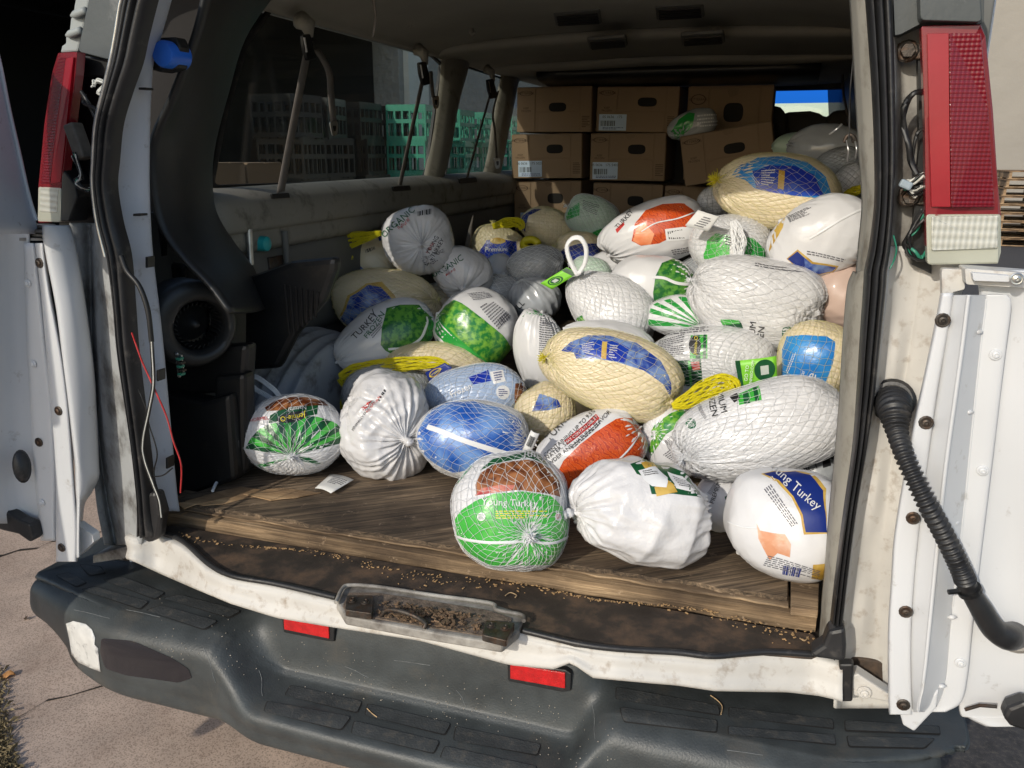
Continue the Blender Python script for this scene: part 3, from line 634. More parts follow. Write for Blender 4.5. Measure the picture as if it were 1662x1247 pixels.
# headliner vents, clip, hooks
for q in (((898, 16), (974, 10), (977, 33), (902, 37)), ((1064, 6), (1142, 1), (1144, 22), (1066, 27)), ((953, 60), (1016, 55), (1019, 70), (957, 75)), ((1105, 52), (1175, 48), (1177, 65), (1107, 69))):
    zc = 2.035 if q[0][1] < 30 else 1.975
    p = [P(a, b, z=zc) for a, b in q]; fr = prism('air_vent', rounded(p, .1), (0, 0, -.012), grey_trim, van, bevel=.002)
    for k in range(4):
        t0 = .18+k*.2; a = p[0]*(1-t0)+p[3]*t0; b = p[1]*(1-t0)+p[2]*t0; m1 = a*.94+b*.06; m2 = a*.06+b*.94
        prism('louvre', [m1+[0, 0, -.014], m2+[0, 0, -.014], m2+[0, .012, -.018], m1+[0, .012, -.018]], (0, 0, -.003), black_plastic, fr)
for q in ((662, 40), (765, 52)):
    c = P(*q, z=2.0); V, F = tube_vf([c+[0, 0, .02], c, c+[.01, -.012, -.012], c+[.022, -.02, -.004]], [.012, .011, .006, .004], 10); obj('coat_hook', V, F, beige_trim, van, True)
tube('hanging_cord', [P(603, -12, y=.75), P(608, 12, y=.75), P(609, 35, y=.75), P(605, 60, y=.75)], .004, belt_m, van, 6, refine=12)
# dark ceiling duct and bulkhead at the front
loft('overhead_duct', [[(-.62, 2.75, 1.945), (-.62, 2.72, 1.92), (-.62, 3.0, 1.90)], [(0, 2.75, 1.95), (0, 2.72, 1.92), (0, 3.0, 1.90)], [(.68, 2.75, 1.945), (.68, 2.72, 1.92), (.68, 3.0, 1.90)]], black_plastic, van, 12, 8, .02)
# windscreen, seen past the boxes
ga = [P(1236, 148, y=3.9), P(1350, 148, y=3.9), P(1350, 167, y=3.9), P(1236, 167, y=3.9)]
bt = bpy.data.materials.new('blue_tint_glass'); bt.use_nodes = True; k_ = bt.node_tree; k_.nodes.clear(); k1 = k_.nodes.new('ShaderNodeOutputMaterial'); k2 = k_.nodes.new('ShaderNodeBsdfTransparent'); k2.inputs[0].default_value = (.12, .36, .80, 1); k_.links.new(k2.outputs[0], k1.inputs[0])
wtop = float(ga[0][2]); wmid = float(ga[2][2])
box('windscreen', (0, 3.9, (wmid+1.4)/2), (1.7, .006, wmid-1.4), glass, van, bevel=0)
box('tint_band', (0, 3.9, (wtop+wmid)/2), (1.7, .006, wtop-wmid-.001), bt, van, bevel=0)
box('windscreen_header', (0, 3.9, (wtop+2.1)/2+.0), (1.72, .08, 2.1-wtop), black_plastic, van)
for s in (-.44, .44):
    sp = [(s-.24, 3.15, .7), (s-.26, 3.15, 1.3), (s-.24, 3.18, 1.60), (s-.12, 3.2, 1.66), (s-.11, 3.2, 1.74), (s-.08, 3.2, 1.79), (s+.08, 3.2, 1.79), (s+.11, 3.2, 1.74), (s+.12, 3.2, 1.66), (s+.24, 3.18, 1.60), (s+.26, 3.15, 1.3), (s+.24, 3.15, .7)]
    st_ = prism('front_seat', sp, (0, .14, 0), M('seat_cloth', (.04, .038, .035), .9), van, bevel=.03)
box('gap_blocker', (.02, 3.42, 1.2), (.62, .3, 1.16), MATS['seat_cloth'], van, bevel=.04); box('dash', (0, 3.72, 1.38), (1.7, .3, .3), black_plastic, van, bevel=.05)  # first box is added: dark blocker for the bright gap between the cartons
hs = [P(a, b, y=3.3) for a, b in ((1250, 260), (1252, 200), (1262, 188), (1280, 182), (1315, 180), (1330, 184), (1342, 192), (1352, 180), (1400, 176), (1400, 300))]; prism('front_seat', hs, (0, .12, 0), MATS['seat_cloth'], van, bevel=.02)
# right interior: belts, hooks
prism('shoulder_panel', [P(a, b, x=.84) for a, b in ((1340, -20), (1395, -20), (1392, 180), (1372, 330), (1350, 300), (1342, 120))], (.01, 0, 0), grey_trim, van)
tube('belt_webbing', [P(1372, 60, x=.80), P(1368, 140, x=.80), P(1385, 230, x=.78)], .006, belt_m, van, 6, refine=10)
for a, b in (((1346, 218), (1366, 202)), ((1374, 228), (1376, 262)), ((1388, 230), (1389, 256))):
    tube('wire_hook', [P(*a, y=.55), P((a[0]+b[0])/2+2, (a[1]+b[1])/2, y=.54), P(*b, y=.55)], .0022, steel, van, 6, refine=8)
V, F = tube_vf([P(1370, 232, y=.56), P(1374, 222, y=.56), P(1380, 219, y=.56), P(1387, 224, y=.56), P(1389, 232, y=.56)], .004, 8, refine=16); obj('hook_ring', V, F, dark_metal, van, True)
tube('thin_cable', [P(1388, 60, y=.5), P(1380, 150, y=.5), P(1378, 225, y=.5)], .0018, wire_black, van, 6, refine=12)

# ---- seat belts on the left wall
def ribbon(name, pts, w_, mat, parent, x=None, wdir=(0, 1, 0), th=.0015):
    p = cr_interp(np.array(pts), 24); d = np.array(wdir, float)*w_/2
    V = np.stack([p-d, p+d], 1).reshape(-1, 3); F = np.array([(2*i, 2*i+1, 2*i+3, 2*i+2) for i in range(len(p)-1)]); return obj(name, V, F, mat, parent, True, solid=th)
XB = -.79
def belt(top, bot, tongue, s=1., loose=None):
    g = obj('seat_belt', *tube_vf([P(top[0]-12*s, top[1]-22*s, x=XB-.03), P(top[0], top[1]-14*s, x=XB), P(top[0]+3, top[1]+6*s, x=XB)], [.028*s, .024*s, .010*s], 12), beige_trim, van, True)
    ribbon('webbing', [P(top[0]+2, top[1]+12*s, x=XB), P((top[0]*.5+bot[0]*.5)+2, (top[1]+bot[1])/2, x=XB-.005), P(*bot, x=XB-.02)], .042*s, belt_m, g, wdir=(0, .95, .1))
    b = prism('buckle', rounded([P(top[0]-8*s+a*s, top[1]+2*s+c*s, x=XB+.01) for a, c in ((0, 0), (12, -2), (18, 22), (22, 38), (8, 42), (2, 20))], .2), (-.012, 0, 0), black_plastic, g, bevel=.002)
    tube('bright_edge', [P(top[0]-6*s, top[1]+6*s, x=XB+.012), P(top[0]-2*s, top[1]+30*s, x=XB+.012)], .0035*s, steel, g, 6)
    lt = tongue; ribbon('webbing', [P(top[0]+14*s, top[1]+26*s, x=XB+.004), P(lt[0]-8*s, (top[1]+lt[1])/2-20*s, x=XB+.02), P(lt[0]-4*s, (top[1]+lt[1])/2+20*s, x=XB+.015), P(lt[0], lt[1]-16*s, x=XB+.01)], .040*s, belt_m, g, wdir=(0, .9, .15))
    tp = rounded([P(lt[0]-6*s, lt[1]-18*s, x=XB+.012), P(lt[0]+8*s, lt[1]-18*s, x=XB+.012), P(lt[0]+7*s, lt[1]+4*s, x=XB+.012), P(lt[0]-1*s, lt[1]+6*s, x=XB+.012)], .3)
    prism('tongue', tp, (-.004, 0, 0), steel, g, bevel=.001)
    prism('tongue_slot', [np.mean(tp, axis=0)+(q-np.mean(tp, axis=0))*.4+[.001, 0, 0] for q in tp], (-.002, 0, 0), black_plastic, g)
belt((500, 55), (455, 312), (541, 215)); belt((688, 100), (648, 304), (706, 172), .9); belt((798, 128), (757, 292), (806, 270), .75)
for q in ((452, 318), (649, 306), (757, 293)): prism('belt_slot', rounded([P(q[0]+a, q[1]+b, x=-.797) for a, b in ((-14, -3), (14, -5), (16, 3), (-12, 5))], .3), (.006, 0, 0), black_plastic, van)

# ================================================================ rear opening
# -- right side
R_rows = [(-20, 1377, 1404, 1449), (60, 1382, 1410, 1452), (150, 1387, 1416, 1454), (250, 1393, 1420, 1455), (330, 1398, 1420, 1452), (400, 1392, 1412, 1447), (450, 1388, 1404, 1441)]
loft('rear_pillar_trim', [[P(l, y, y=.11), P(l, y, y=.10)+[.004, -.05, 0], P((l+m)/2, y, y=.03), P(m+3, y, y=.0)] for y, l, m, r in R_rows], M('pillar_beige', (.34, .32, .27), .6, var=.1, dirt=((.14, .12, .09), .35, 14)), van, 40, 10, .004)
R2 = [(440, 1384, 1404, 1441), (470, 1374, 1402, 1439), (557, 1367, 1396, 1430), (640, 1362, 1391, 1421), (730, 1355, 1384, 1408), (830, 1345, 1370, 1391), (930, 1337, 1357, 1378), (1020, 1329, 1347, 1368), (1062, 1325, 1343, 1364)]
loft('door_scuff_trim', [[P(l, y, y=.12), P(l-1, y, y=.10)+[.003, -.04, 0], P((l+m)/2, y, y=.025), P(m+4, y, y=-.002)] for y, l, m, r in R2], MATS['pillar_beige'], van, 50, 10, .004)
def seal(name, rows, ydepth=-.02, sgn=1):
    """ribbed rubber weatherstrip: a cross-section of ribs carried along the opening"""
    prof = [(0, .016), (.06, -.002), (.20, -.012), (.28, -.010), (.32, -.003), (.38, -.013), (.50, -.019), (.58, -.016), (.62, -.006), (.68, -.013), (.82, -.014), (.95, -.004), (1, .018)]
    G = []
    for y, l, r in rows:
        A = P(l, y, y=ydepth+.0); B = P(r, y, y=ydepth)
        G.append([A*(1-t)+B*t+np.array([0, d, 0]) for t, d in prof])
    return loft(name, G, rubber, van, 90, len(prof)*2, 0, auto=70)
seal('weatherstrip', [(y, m, r) for y, l, m, r in R_rows[:-1]]+[(y, m, r) for y, l, m, r in R2], -.012)
# rubber end boot
prism('seal_boot', PY([(1345, 1025), (1372, 1020), (1374, 1050), (1372, 1076), (1345, 1072), (1316, 1068), (1318, 1060), (1336, 1048)], -.04), (0, .04, 0), rubber, van, bevel=.008)
# jamb between seal and door
jr = [(-20, 1446, 1510, 1560), (60, 1450, 1505, 1560), (90, 1452, 1500, 1560), (200, 1453, 1500, 1560), (300, 1450, 1500, 1570), (400, 1444, 1505, 1580), (480, 1438, 1500, 1560), (600, 1424, 1480, 1520), (700, 1412, 1462, 1500), (800, 1394, 1450, 1480), (900, 1380, 1440, 1470), (1000, 1368, 1434, 1462), (1080, 1360, 1432, 1460), (1150, 1356, 1436, 1462)]
loft('door_jamb', [[P(a, y, y=.01), P(a*.8+b*.2, y, y=.045), P(a*.5+b*.5, y, y=.05+.006*sin(y*.03)), P(b*.8+a*.2, y, y=.055), P(b, y, y=.05), P(c, y, y=.04)] for y, a, b, c in jr if y >= 395], sill_paint, van, 70, 24, .004)
loft('door_jamb', [[P(a, y, y=.01), P(a*.8+b*.2, y, y=.05), P(a*.5+b*.5, y, y=.06), P(b, y, y=.065), P(c, y, y=.06)] for y, a, b, c in jr if y <= 400], grimy_paint, van, 40, 20, .004)
# cavity behind the left edge of the lamp
prism('lamp_cavity', PY([(1490, 95), (1512, 95), (1512, 445), (1480, 430), (1484, 330), (1492, 240)], .035), (0, .02, 0), black_plastic, van)
# bolts and brackets beside the lamp
for (x, y) in ((1473, 83), (1476, 320)):
    prism('lamp_bracket', rounded(PY([(x-16, y-14), (x+28, y-12), (x+28, y+14), (x-16, y+12)], .03), .2), (0, .012, 0), dark_metal, van, bevel=.002)
    c = P(x, y, y=.028); hexp = [c+.0105*np.array([cos(k*pi/3), 0, sin(k*pi/3)]) for k in range(6)]; prism('bolt', hexp, (0, -.010, 0), dark_metal, van, bevel=.001)
    screw(c+[0, .004, 0], (0, -1, 0), .016, dark_metal, van, 'washer')
def wires(name, pts, y, mat, r=.0022, n=1, jit=3):
    for k in range(n):
        tube(name, [P(a+random.uniform(-jit, jit)*(n > 1), b+random.uniform(-jit, jit)*(n > 1), y=y-random.uniform(0, .012)) for a, b in pts], r, mat, van, 6, refine=30)
wires('wire', [(1500, 150), (1482, 153), (1468, 175), (1466, 205), (1473, 235), (1477, 262), (1487, 283)], .01, wire_black, .0038, 2, 2)
wires('wire', [(1506, 205), (1490, 215), (1484, 235), (1480, 262)], .02, wire_black, .0025, 1)
for m_, n_ in ((wire_black, 5), (wire_green, 2), (wire_white, 3)): wires('wire', [(1508, 280), (1490, 290), (1472, 300), (1486, 312), (1504, 300)], .015, m_, .0018, n_, 9)
for m_, n_ in ((wire_black, 6), (wire_green, 2)): wires('wire', [(1502, 345), (1484, 368), (1472, 392), (1480, 412), (1496, 418), (1508, 408)], .02, m_, .0024, n_, 6)
wires('wire', [(1450, 382), (1455, 405), (1450, 425), (1444, 437)], .0, wire_green, .0014)
box('wire_connector', P(1470, 300, y=.0), (.018, .012, .012), M('grey_connector', (.30, .36, .40), .5), van, rot=rym(.4))
# cladding above the lamp
def corner_clad(q, y, d, mat): return prism('corner_cladding', rounded(PY(q, y), .12), (0, d, 0), mat, van, bevel=.012)
corner_clad([(1448, -40), (1598, -40), (1597, 40), (1500, 36), (1462, 56), (1452, 58)], -.0, .08, cladding_plastic)
corner_clad([(1492, -30), (1590, -30), (1594, 36), (1494, 33)], -.03, .05, cladding_plastic)

# -- tail lamps
def tail_lamp(outer, red_flat, red_grid, clear, base, y, bend):
    def pts(q): return [P(a, b, y=y+bend(a)) for a, b in q]
    def shape(name, q, par, off, mat, th=.012, rr=.06, bev=.002):
        p = rounded(q, rr); return prism(name, [P(a, b, y=y-off+bend(a)) for a, b in p], (0, th, 0), mat, par, bevel=bev, smooth=False)
    root = shape('tail_lamp', outer, van, 0, lens_frame, .022, .06, .004)
    shape('red_lens', red_flat, root, .004, red_solid, .01, .03); shape('red_lens', red_grid, root, .005, prism_red, .01, .03)
    shape('lens_base', base, root, .002, lens_base, .02, .08); shape('clear_lens', clear, root, .006, prism_clear, .012, .06)
    return root
tl = tail_lamp([(1495, 42), (1592, 40), (1600, 60), (1612, 180), (1620, 300), (1625, 350), (1624, 404), (1503, 404), (1501, 200)], [(1505, 55), (1540, 54), (1541, 190), (1543, 336), (1512, 336), (1508, 200)], [(1541, 54), (1592, 54), (1604, 180), (1614, 336), (1544, 336), (1542, 190)], [(1512, 352), (1621, 350), (1620, 403), (1512, 407)], [(1503, 348), (1625, 348), (1625, 410), (1620, 428), (1505, 430)], -.015, lambda a: max(0, (a-1590))*.0008)
tl2 = tail_lamp([(94, 86), (125, 84), (122, 120), (108, 230), (99, 305), (98, 360), (62, 362), (62, 305), (72, 200), (84, 120)], [(107, 95), (119, 93), (113, 150), (98, 296), (82, 298), (92, 190)], [(96, 93), (107, 94), (93, 190), (81, 298), (67, 298), (76, 200), (86, 130)], [(65, 306), (94, 306), (92, 346), (64, 344)], [(62, 303), (99, 305), (98, 361), (61, 360)], .0, lambda a: (max(0, 115-a))*.0022)
tag(tl2, 'narrow obliquely seen red tail lamp by the dark bay'); tag(tl, 'broad red tail lamp with reversing lens at its foot')
# -- left side
LS = [(-20, 212, 253, 284), (0, 200, 246, 279), (60, 190, 231, 262), (101, 182, 222, 250), (150, 170, 205, 246), (202, 158, 190, 244), (260, 154, 184, 243), (303, 153, 181, 243), (360, 160, 190, 245), (417, 174, 204, 249), (500, 185, 211, 259), (576, 192, 217, 267), (706, 212, 233, 279), (793, 222, 243, 287), (830, 224, 246, 292)]
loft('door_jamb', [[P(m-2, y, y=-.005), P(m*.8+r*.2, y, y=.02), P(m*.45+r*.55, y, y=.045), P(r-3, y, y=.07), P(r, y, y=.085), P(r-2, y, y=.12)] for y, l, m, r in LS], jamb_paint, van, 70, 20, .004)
for (x, y) in ((231, 144), (222, 349), (238, 426), (256, 610), (271, 752)): prism('clip_slot', rounded(PY([(x-6, y-2), (x+6, y-2), (x+6, y+2), (x-6, y+2)] if y < 400 else [(x-2, y-9), (x+2, y-9), (x+2, y+9), (x-2, y+9)], .028), .3), (0, .02, 0), black_plastic, van)
seal('weatherstrip', [(y, l, m) for y, l, m, r in LS]+[(868, 222, 252)], -.018)
prism('seal_boot', PY([(222, 800), (252, 800), (262, 835), (256, 876), (240, 883), (220, 868)], -.02), (0, .03, 0), rubber, van, bevel=.008)
tube('jamb_edge', [P(l-3, y, y=-.025) for y, l, m, r in LS if y < 420], .0042, steel, van, 8, refine=40)
# outer jamb, left, below the lamp
oj = [(362, 112, 148, 182), (400, 118, 149, 184), (450, 124, 150, 186), (550, 138, 152, 194), (650, 148, 158, 204), (750, 152, 168, 216), (820, 158, 178, 222), (858, 165, 186, 224), (885, 170, 190, 222)]
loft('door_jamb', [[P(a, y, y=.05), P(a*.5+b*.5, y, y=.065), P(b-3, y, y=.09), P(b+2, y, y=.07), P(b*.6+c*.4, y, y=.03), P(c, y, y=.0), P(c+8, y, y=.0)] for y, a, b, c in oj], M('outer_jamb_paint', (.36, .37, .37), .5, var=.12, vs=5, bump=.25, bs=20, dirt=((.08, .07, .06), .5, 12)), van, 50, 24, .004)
# lamp pocket, connector and wires on the left
prism('lamp_cavity', PY([(118, 80), (200, 85), (165, 200), (160, 300), (176, 368), (96, 368), (104, 250)], .09), (0, .02, 0), black_plastic, van)
prism('lamp_bracket', PY([(122, 88), (178, 96), (176, 126), (120, 122)], .05), (0, .02, 0), black_plastic, van, bevel=.003)
prism('lamp_mount', PY([(100, 272), (122, 300), (126, 320), (112, 360), (98, 360)], .03), (0, .05, 0), black_plastic, van, bevel=.003)
c = P(128, 230, y=.02); box('lamp_socket', c, (.026, .03, .072), M('old_socket', (.09, .08, .065), .6, var=.3, vs=60), van, rot=rym(-.28), bevel=.004)
for m_, n_ in ((wire_black, 4), (wire_white, 3), (wire_green, 1)): wires('wire', [(120, 250), (132, 285), (124, 292), (126, 300), (142, 308), (154, 305)], .01, m_, .0016, n_, 4)
wires('wire', [(150, 140), (152, 133), (163, 132), (170, 137), (160, 146), (165, 152)], .015, wire_white, .002, 4, 4)
wires('wire', [(134, 150), (136, 165), (150, 180), (158, 195)], .02, wire_black, .004, 3, 5)
# cables down the left jamb
tube('cable', [P(a, b, y=-.03) for a, b in ((196, 415), (206, 440), (226, 465), (240, 505), (246, 555))], .0055, wire_black, van, 8, refine=30)
for m_, dx in ((wire_black, 0), (wire_white, 2.2), (wire_black, 4)): tube('cable', [P(a+dx, b, y=-.035) for a, b in ((244, 555), (247, 620), (240, 665), (230, 715), (232, 745), (246, 785), (256, 812), (260, 840))], .0018, m_, van, 6, refine=40)
tube('cable', [P(a, b, y=-.03) for a, b in ((214, 540), (230, 585), (250, 630), (270, 675), (281, 715), (294, 755), (293, 800))], .0019, wire_red, van, 6, refine=40)
tube('cable', [P(a, b, y=-.03) for a, b in ((225, 632), (236, 660), (242, 690), (255, 735), (250, 770), (262, 815))], .0016, wire_black, van, 6, refine=40)
tube('cable', [P(a, b, y=-.03) for a, b in ((246, 774), (264, 772), (280, 760))], .0016, wire_black, van, 6, refine=20)
corner_clad([(150, -30), (212, -40), (196, 30), (180, 98), (126, 84)], .03, .06, cladding_plastic)
cg = [(128, -30), (152, -30), (126, 84), (97, 86), (100, 74), (106, 70), (106, 58), (112, 50), (114, 30), (118, 24), (120, 8)]
prism('corner_cladding', PY(cg, .05), (0, .06, 0), cladding_grey, van, bevel=.004)
for (x, y) in ((116, 52), (124, 20)): V, F = tube_vf([P(x-8, y+6, y=.045), P(x, y+3, y=.04), P(x+16, y-3, y=.04)], [.003, .008, .007], 10, refine=8); obj('cladding_rib', V, F, cladding_grey, van, True)

# -- doors
def door_left():
    fl = [(395, 56, 71), (420, 59, 73), (480, 66, 82), (568, 74, 98), (640, 80, 108), (706, 86, 114), (790, 90, 120), (850, 90, 124), (901, 91, 124), (912, 90, 124)]
    sh = [(366, 69, 90, 113), (386, 70, 96, 120), (420, 76, 102, 127), (503, 92, 118, 140), (600, 104, 128, 152), (663, 112, 134, 156), (750, 122, 140, 160), (775, 123, 142, 160), (800, 124, 140, 148), (819, 125, 132, 137), (860, 124, 128, 132), (905, 124, 126, 127)]
    inner = [(395, 37, 48, 57), (480, 40, 54, 66), (568, 43, 60, 75), (650, 48, 66, 84), (760, 54, 74, 90), (840, 62, 80, 90), (878, 66, 82, 91)]
    outr = [(360, -40, 5, 40), (450, -40, 8, 40), (560, -40, 12, 43), (650, -40, 14, 50), (760, -40, 16, 56), (850, -40, 26, 64)]
    d = loft('rear_door', [[P(a, y, y=-.16), P(b, y, y=-.06), P(c, y, y=-.035), P(c+3, y, y=-.045)] for y, a, b, c in outr], white_paint, van, 40, 12, .006); tag(d, 'open rear door seen edge on beside the dark bay')
    loft('inner_panel', [[P(a, y, y=-.03), P(a+3, y, y=-.05), P(b, y, y=-.052), P(c-3, y, y=-.05), P(c+4, y, y=-.035)] for y, a, b, c in inner], white_paint, d, 40, 16, .003)
    loft('hinge_flange', [[P(a, y, y=-.035), P(a+2, y, y=-.062), P((a+b)/2, y, y=-.065), P(b-2, y, y=-.065), P(b+2, y, y=-.05)] for y, a, b in fl], white_paint, d, 40, 14, .003)
    loft('outer_skin', [[P(a-1, y, y=-.06), P(a+4, y, y=-.068), P(b, y, y=-.05), P(c-4, y, y=-.02), P(c, y, y=.0), P(c+1, y, y=.03)] for y, a, b, c in sh], white_paint, d, 60, 20, .004)
    prism('foot_bracket', rounded(PY([(124, 850), (132, 856), (150, 868), (152, 880), (126, 905)], -.04), .15), (0, .02, 0), white_paint, d, bevel=.003)
    n0 = (0, -1, 0)
    for x, y in ((64, 427), (95, 667), (100, 889), (63, 718)): screw(P(x, y, y=-.066 if x != 63 else -.054), n0, .0105, dark_metal, d)
    for x, y in ((45, 460), (54, 591), (68, 816)): screw(P(x, y, y=-.054), n0, .0085, white_paint, d, 'rivet')
    V, F = tube_vf([P(35, 756, y=-.075), P(35, 756, y=-.08)], [.020, .016], 20); V = (V-P(35, 756, y=-.078))*[.8, 1, 2.0]+P(35, 756, y=-.078); obj('grommet', V, F, rubber, d, True)
    for k in range(4): # hinge leaves
        prism('hinge_leaf', rounded(PY([(26, 365+k*7), (66, 366+k*7), (72, 370+k*7), (30, 370+k*7)], -.03-.008*(k % 2)), .2), (0, .035, 0), grimy_paint, d, bevel=.001)
    prism('lower_seal', PY([(-30, 812), (4, 818), (10, 832), (30, 845), (48, 852), (54, 876), (48, 881), (30, 868), (5, 862), (-30, 850)], -.08), (0, .03, 0), rubber, d, bevel=.005)
    # window-frame foot of the door, running up and out of view
    rows = []
    for y, r in ((60, -12), (110, 0), (180, 14), (250, 30), (320, 46), (365, 60), (380, 58)):
        rows.append([P(-60, y, y=-.28), P(r-32, y, y=-.12), P(r-8, y, y=-.05), P(r, y, y=-.03)])
    loft('window_frame', rows, jamb_paint, d, 30, 12, .006)
    tube('frame_edge', [P(r+1, y, y=-.032) for y, r in ((60, -12), (110, 0), (180, 14), (250, 30), (320, 46), (358, 58))], .004, white_paint, d, 8, refine=30)
    # the rest of the leaf, outside the picture, which shades the bumper
    hx, hy = -1.0, -.08
    dirn = np.array([-.12, -1., 0]); dirn /= np.linalg.norm(dirn)
    A = np.array([hx-.06, hy-.05, 0]); B = A+dirn*.78
    q = [A+[0, 0, .56], B+[0, 0, .56], B+[0, 0, 1.44], A+[0, 0, 1.44]]
    prism('door_leaf', q, (-.05, 0, 0), white_paint, d, bevel=.02)
    C_ = A+dirn*.42
    for (u, v) in (((C_+[0, 0, 1.44]), (C_+[0.03, 0, 2.0])), ((B+[0, 0, 1.44]), (B+[.03, 0, 2.0])), ((C_+[.03, 0, 1.98]), (B+[.03, 0, 1.98]))): tube('window_frame', [u, (u+v)/2, v], .035, white_paint, d, 8)
door_left()
def door_right():
    n0 = (0, -1, 0)
    rear = [(440, 1585, 1640, 1720), (520, 1590, 1640, 1720), (700, 1580, 1640, 1720), (900, 1568, 1640, 1720), (1040, 1560, 1640, 1720), (1150, 1556, 1640, 1720), (1166, 1572, 1640, 1720), (1180, 1600, 1650, 1720)]
    d = loft('rear_door', [[P(a, y, y=-.02), P(a+10, y, y=-.028), P(b, y, y=-.03-.006*sin(y*.02)), P(c, y, y=-.06)] for y, a, b, c in rear], white_paint, van, 60, 20, .006); tag(d, 'open rear door facing the camera with a black cable conduit')
    # broad channel between flange and panel
    ch = [(479, 1546, 1572, 1600, 1636), (495, 1542, 1570, 1600, 1641), (560, 1533, 1562, 1592, 1633), (634, 1522, 1552, 1584, 1624), (720, 1509, 1540, 1575, 1614), (802, 1497, 1530, 1567, 1604), (900, 1486, 1520, 1556, 1592), (1022, 1478, 1508, 1542, 1578), (1100, 1477, 1500, 1535, 1570), (1140, 1478, 1492, 1524, 1560), (1156, 1478, 1490, 1508, 1536)]
    loft('hinge_channel', [[P(a-2, y, y=-.05), P(a+3, y, y=-.058), P(b-2, y, y=-.085), P(b+2, y, y=-.085), P(c-2, y, y=-.045), P(c+3, y, y=-.043), P(e-3, y, y=-.046), P(e, y, y=-.036)] for y, a, b, c, e in ch], white_paint, d, 70, 36, .003)
    fl = [(476, 1526, 1547), (520, 1518, 1541), (634, 1494, 1521), (720, 1476, 1509), (861, 1452, 1491), (940, 1446, 1483), (1022, 1441, 1478), (1100, 1441, 1478), (1150, 1442, 1480), (1160, 1443, 1480)]
    loft('hinge_flange', [[P(a, y, y=-.03), P(a+1, y, y=-.055), P(a+4, y, y=-.066), P((a+b)/2, y, y=-.068), P(b-2, y, y=-.066), P(b+1, y, y=-.056)] for y, a, b in fl], white_paint, d, 60, 18, .003)
    prism('channel_foot', PY([(1458, 1150), (1482, 1152), (1524, 1120), (1520, 1150), (1484, 1188), (1466, 1178)], -.06), (0, .015, 0), white_paint, d, bevel=.003)
    for x, y in ((1530, 520), (1503, 686), (1482, 841), (1470, 993), (1466, 1144)): screw(P(x, y, y=-.068), n0, .0105, dark_metal, d)
    for x, y in ((1616, 576), (1595, 764), (1559, 1076)): screw(P(x, y, y=-.046), n0, .0085, white_paint, d, 'rivet')
    for x, y in ((1587, 540), (1572, 670), (1524, 748), (1550, 850), (1506, 968), (1545, 1003), (1528, 1115)): # pressed dimples
        V, F = tube_vf([P(x-8, y, y=-.047), P(x, y-1, y=-.052), P(x+8, y-1, y=-.047)], [.001, .0045, .001], 8, refine=8); obj('pressed_dimple', V, F, white_paint, d, True)
    prism('hinge', rounded(PY([(1566, 436), (1700, 446), (1700, 470), (1568, 462)], -.05), .15), (0, .05, 0), sill_paint, d, bevel=.003)
    prism('hinge_leaf', rounded(PY([(1578, 443), (1640, 448), (1638, 458), (1580, 456)], -.065), .2), (0, .02, 0), white_paint, d, bevel=.002)
    screw(P(1650, 453, y=-.07), n0, .009, steel, d)
    prism('cowl_edge', rounded(PY([(1528, 436), (1566, 438), (1566, 470), (1548, 474), (1530, 490)], -.02), .2), (0, .02, 0), sill_paint, d, bevel=.003)
    box('door_leaf', (1.46, -.02, .97), (.72, .06, .84), white_paint, d, bevel=.02)
    for c_, s_ in (((1.30, -.02, 1.68), (.06, .05, .62)), ((1.79, -.02, 1.68), (.06, .05, .62)), ((1.545, -.02, 1.98), (.55, .05, .06))): box('window_frame', c_, s_, white_paint, d, bevel=.01)
    prism('lower_seal', PY([(1636, 1150), (1662, 1140), (1700, 1150), (1700, 1200), (1640, 1180), (1628, 1165)], -.08), (0, .03, 0), rubber, d, bevel=.006)
    tube('lock_rod', [P(1618, 1147, y=-.05), P(1590, 1145, y=-.05), P(1566, 1152, y=-.05)], .003, dark_metal, d, 6)
door_right()
# corrugated conduit from jamb to door
path = [P(1448, 650, y=.02), P(1452, 668, y=-.03), P(1456, 700, y=-.055), P(1468, 740, y=-.09), P(1486, 780, y=-.11), P(1506, 820, y=-.12), P(1528, 860, y=-.115), P(1548, 900, y=-.11), P(1562, 930, y=-.11), P(1572, 955, y=-.10), P(1590, 985, y=-.095), P(1612, 1020, y=-.09), P(1634, 1033, y=-.075), P(1650, 1030, y=-.03)]
n_ = 420; p = cr_interp(path, n_); t = np.linspace(0, 1, n_)
rad = np.interp(t, [0, .03, .10, .16, .22, .62, .66, .70, .78, .86, .93, .97, 1], [.026, .026, .021, .014, .0125, .0135, .014, .0135, .016, .0175, .021, .021, .021])
cor = np.where((t > .02) & (t < .655), 1, 0); rad = rad+cor*.0022*np.sin(t*2*pi*62)
V, F = tube_vf(p, rad, 20); cdt_o = obj('wiring_conduit', V, F, rubber, van, True, auto=80)
k = int(.70*n_); V, F = tube_vf(p[k-4:k+4], .0175, 16); obj('cable_tie', V, F, black_plastic, cdt_o, False); tube('tie_tail', [p[k]+[-.012, -.005, 0], p[k]+[-.03, -.01, -.003]], .004, black_plastic, cdt_o, 6)
V, F = tube_vf([P(1448, 650, y=.035), P(1448, 650, y=.028)], [.035, .030], 24); obj('grommet', V, F, rubber, van, True, auto=40)
V, F = tube_vf([P(1650, 1022, y=-.028), P(1650, 1022, y=-.036)], [.036, .032], 24); obj('grommet', V, F, grimy_paint, van, True, auto=40)

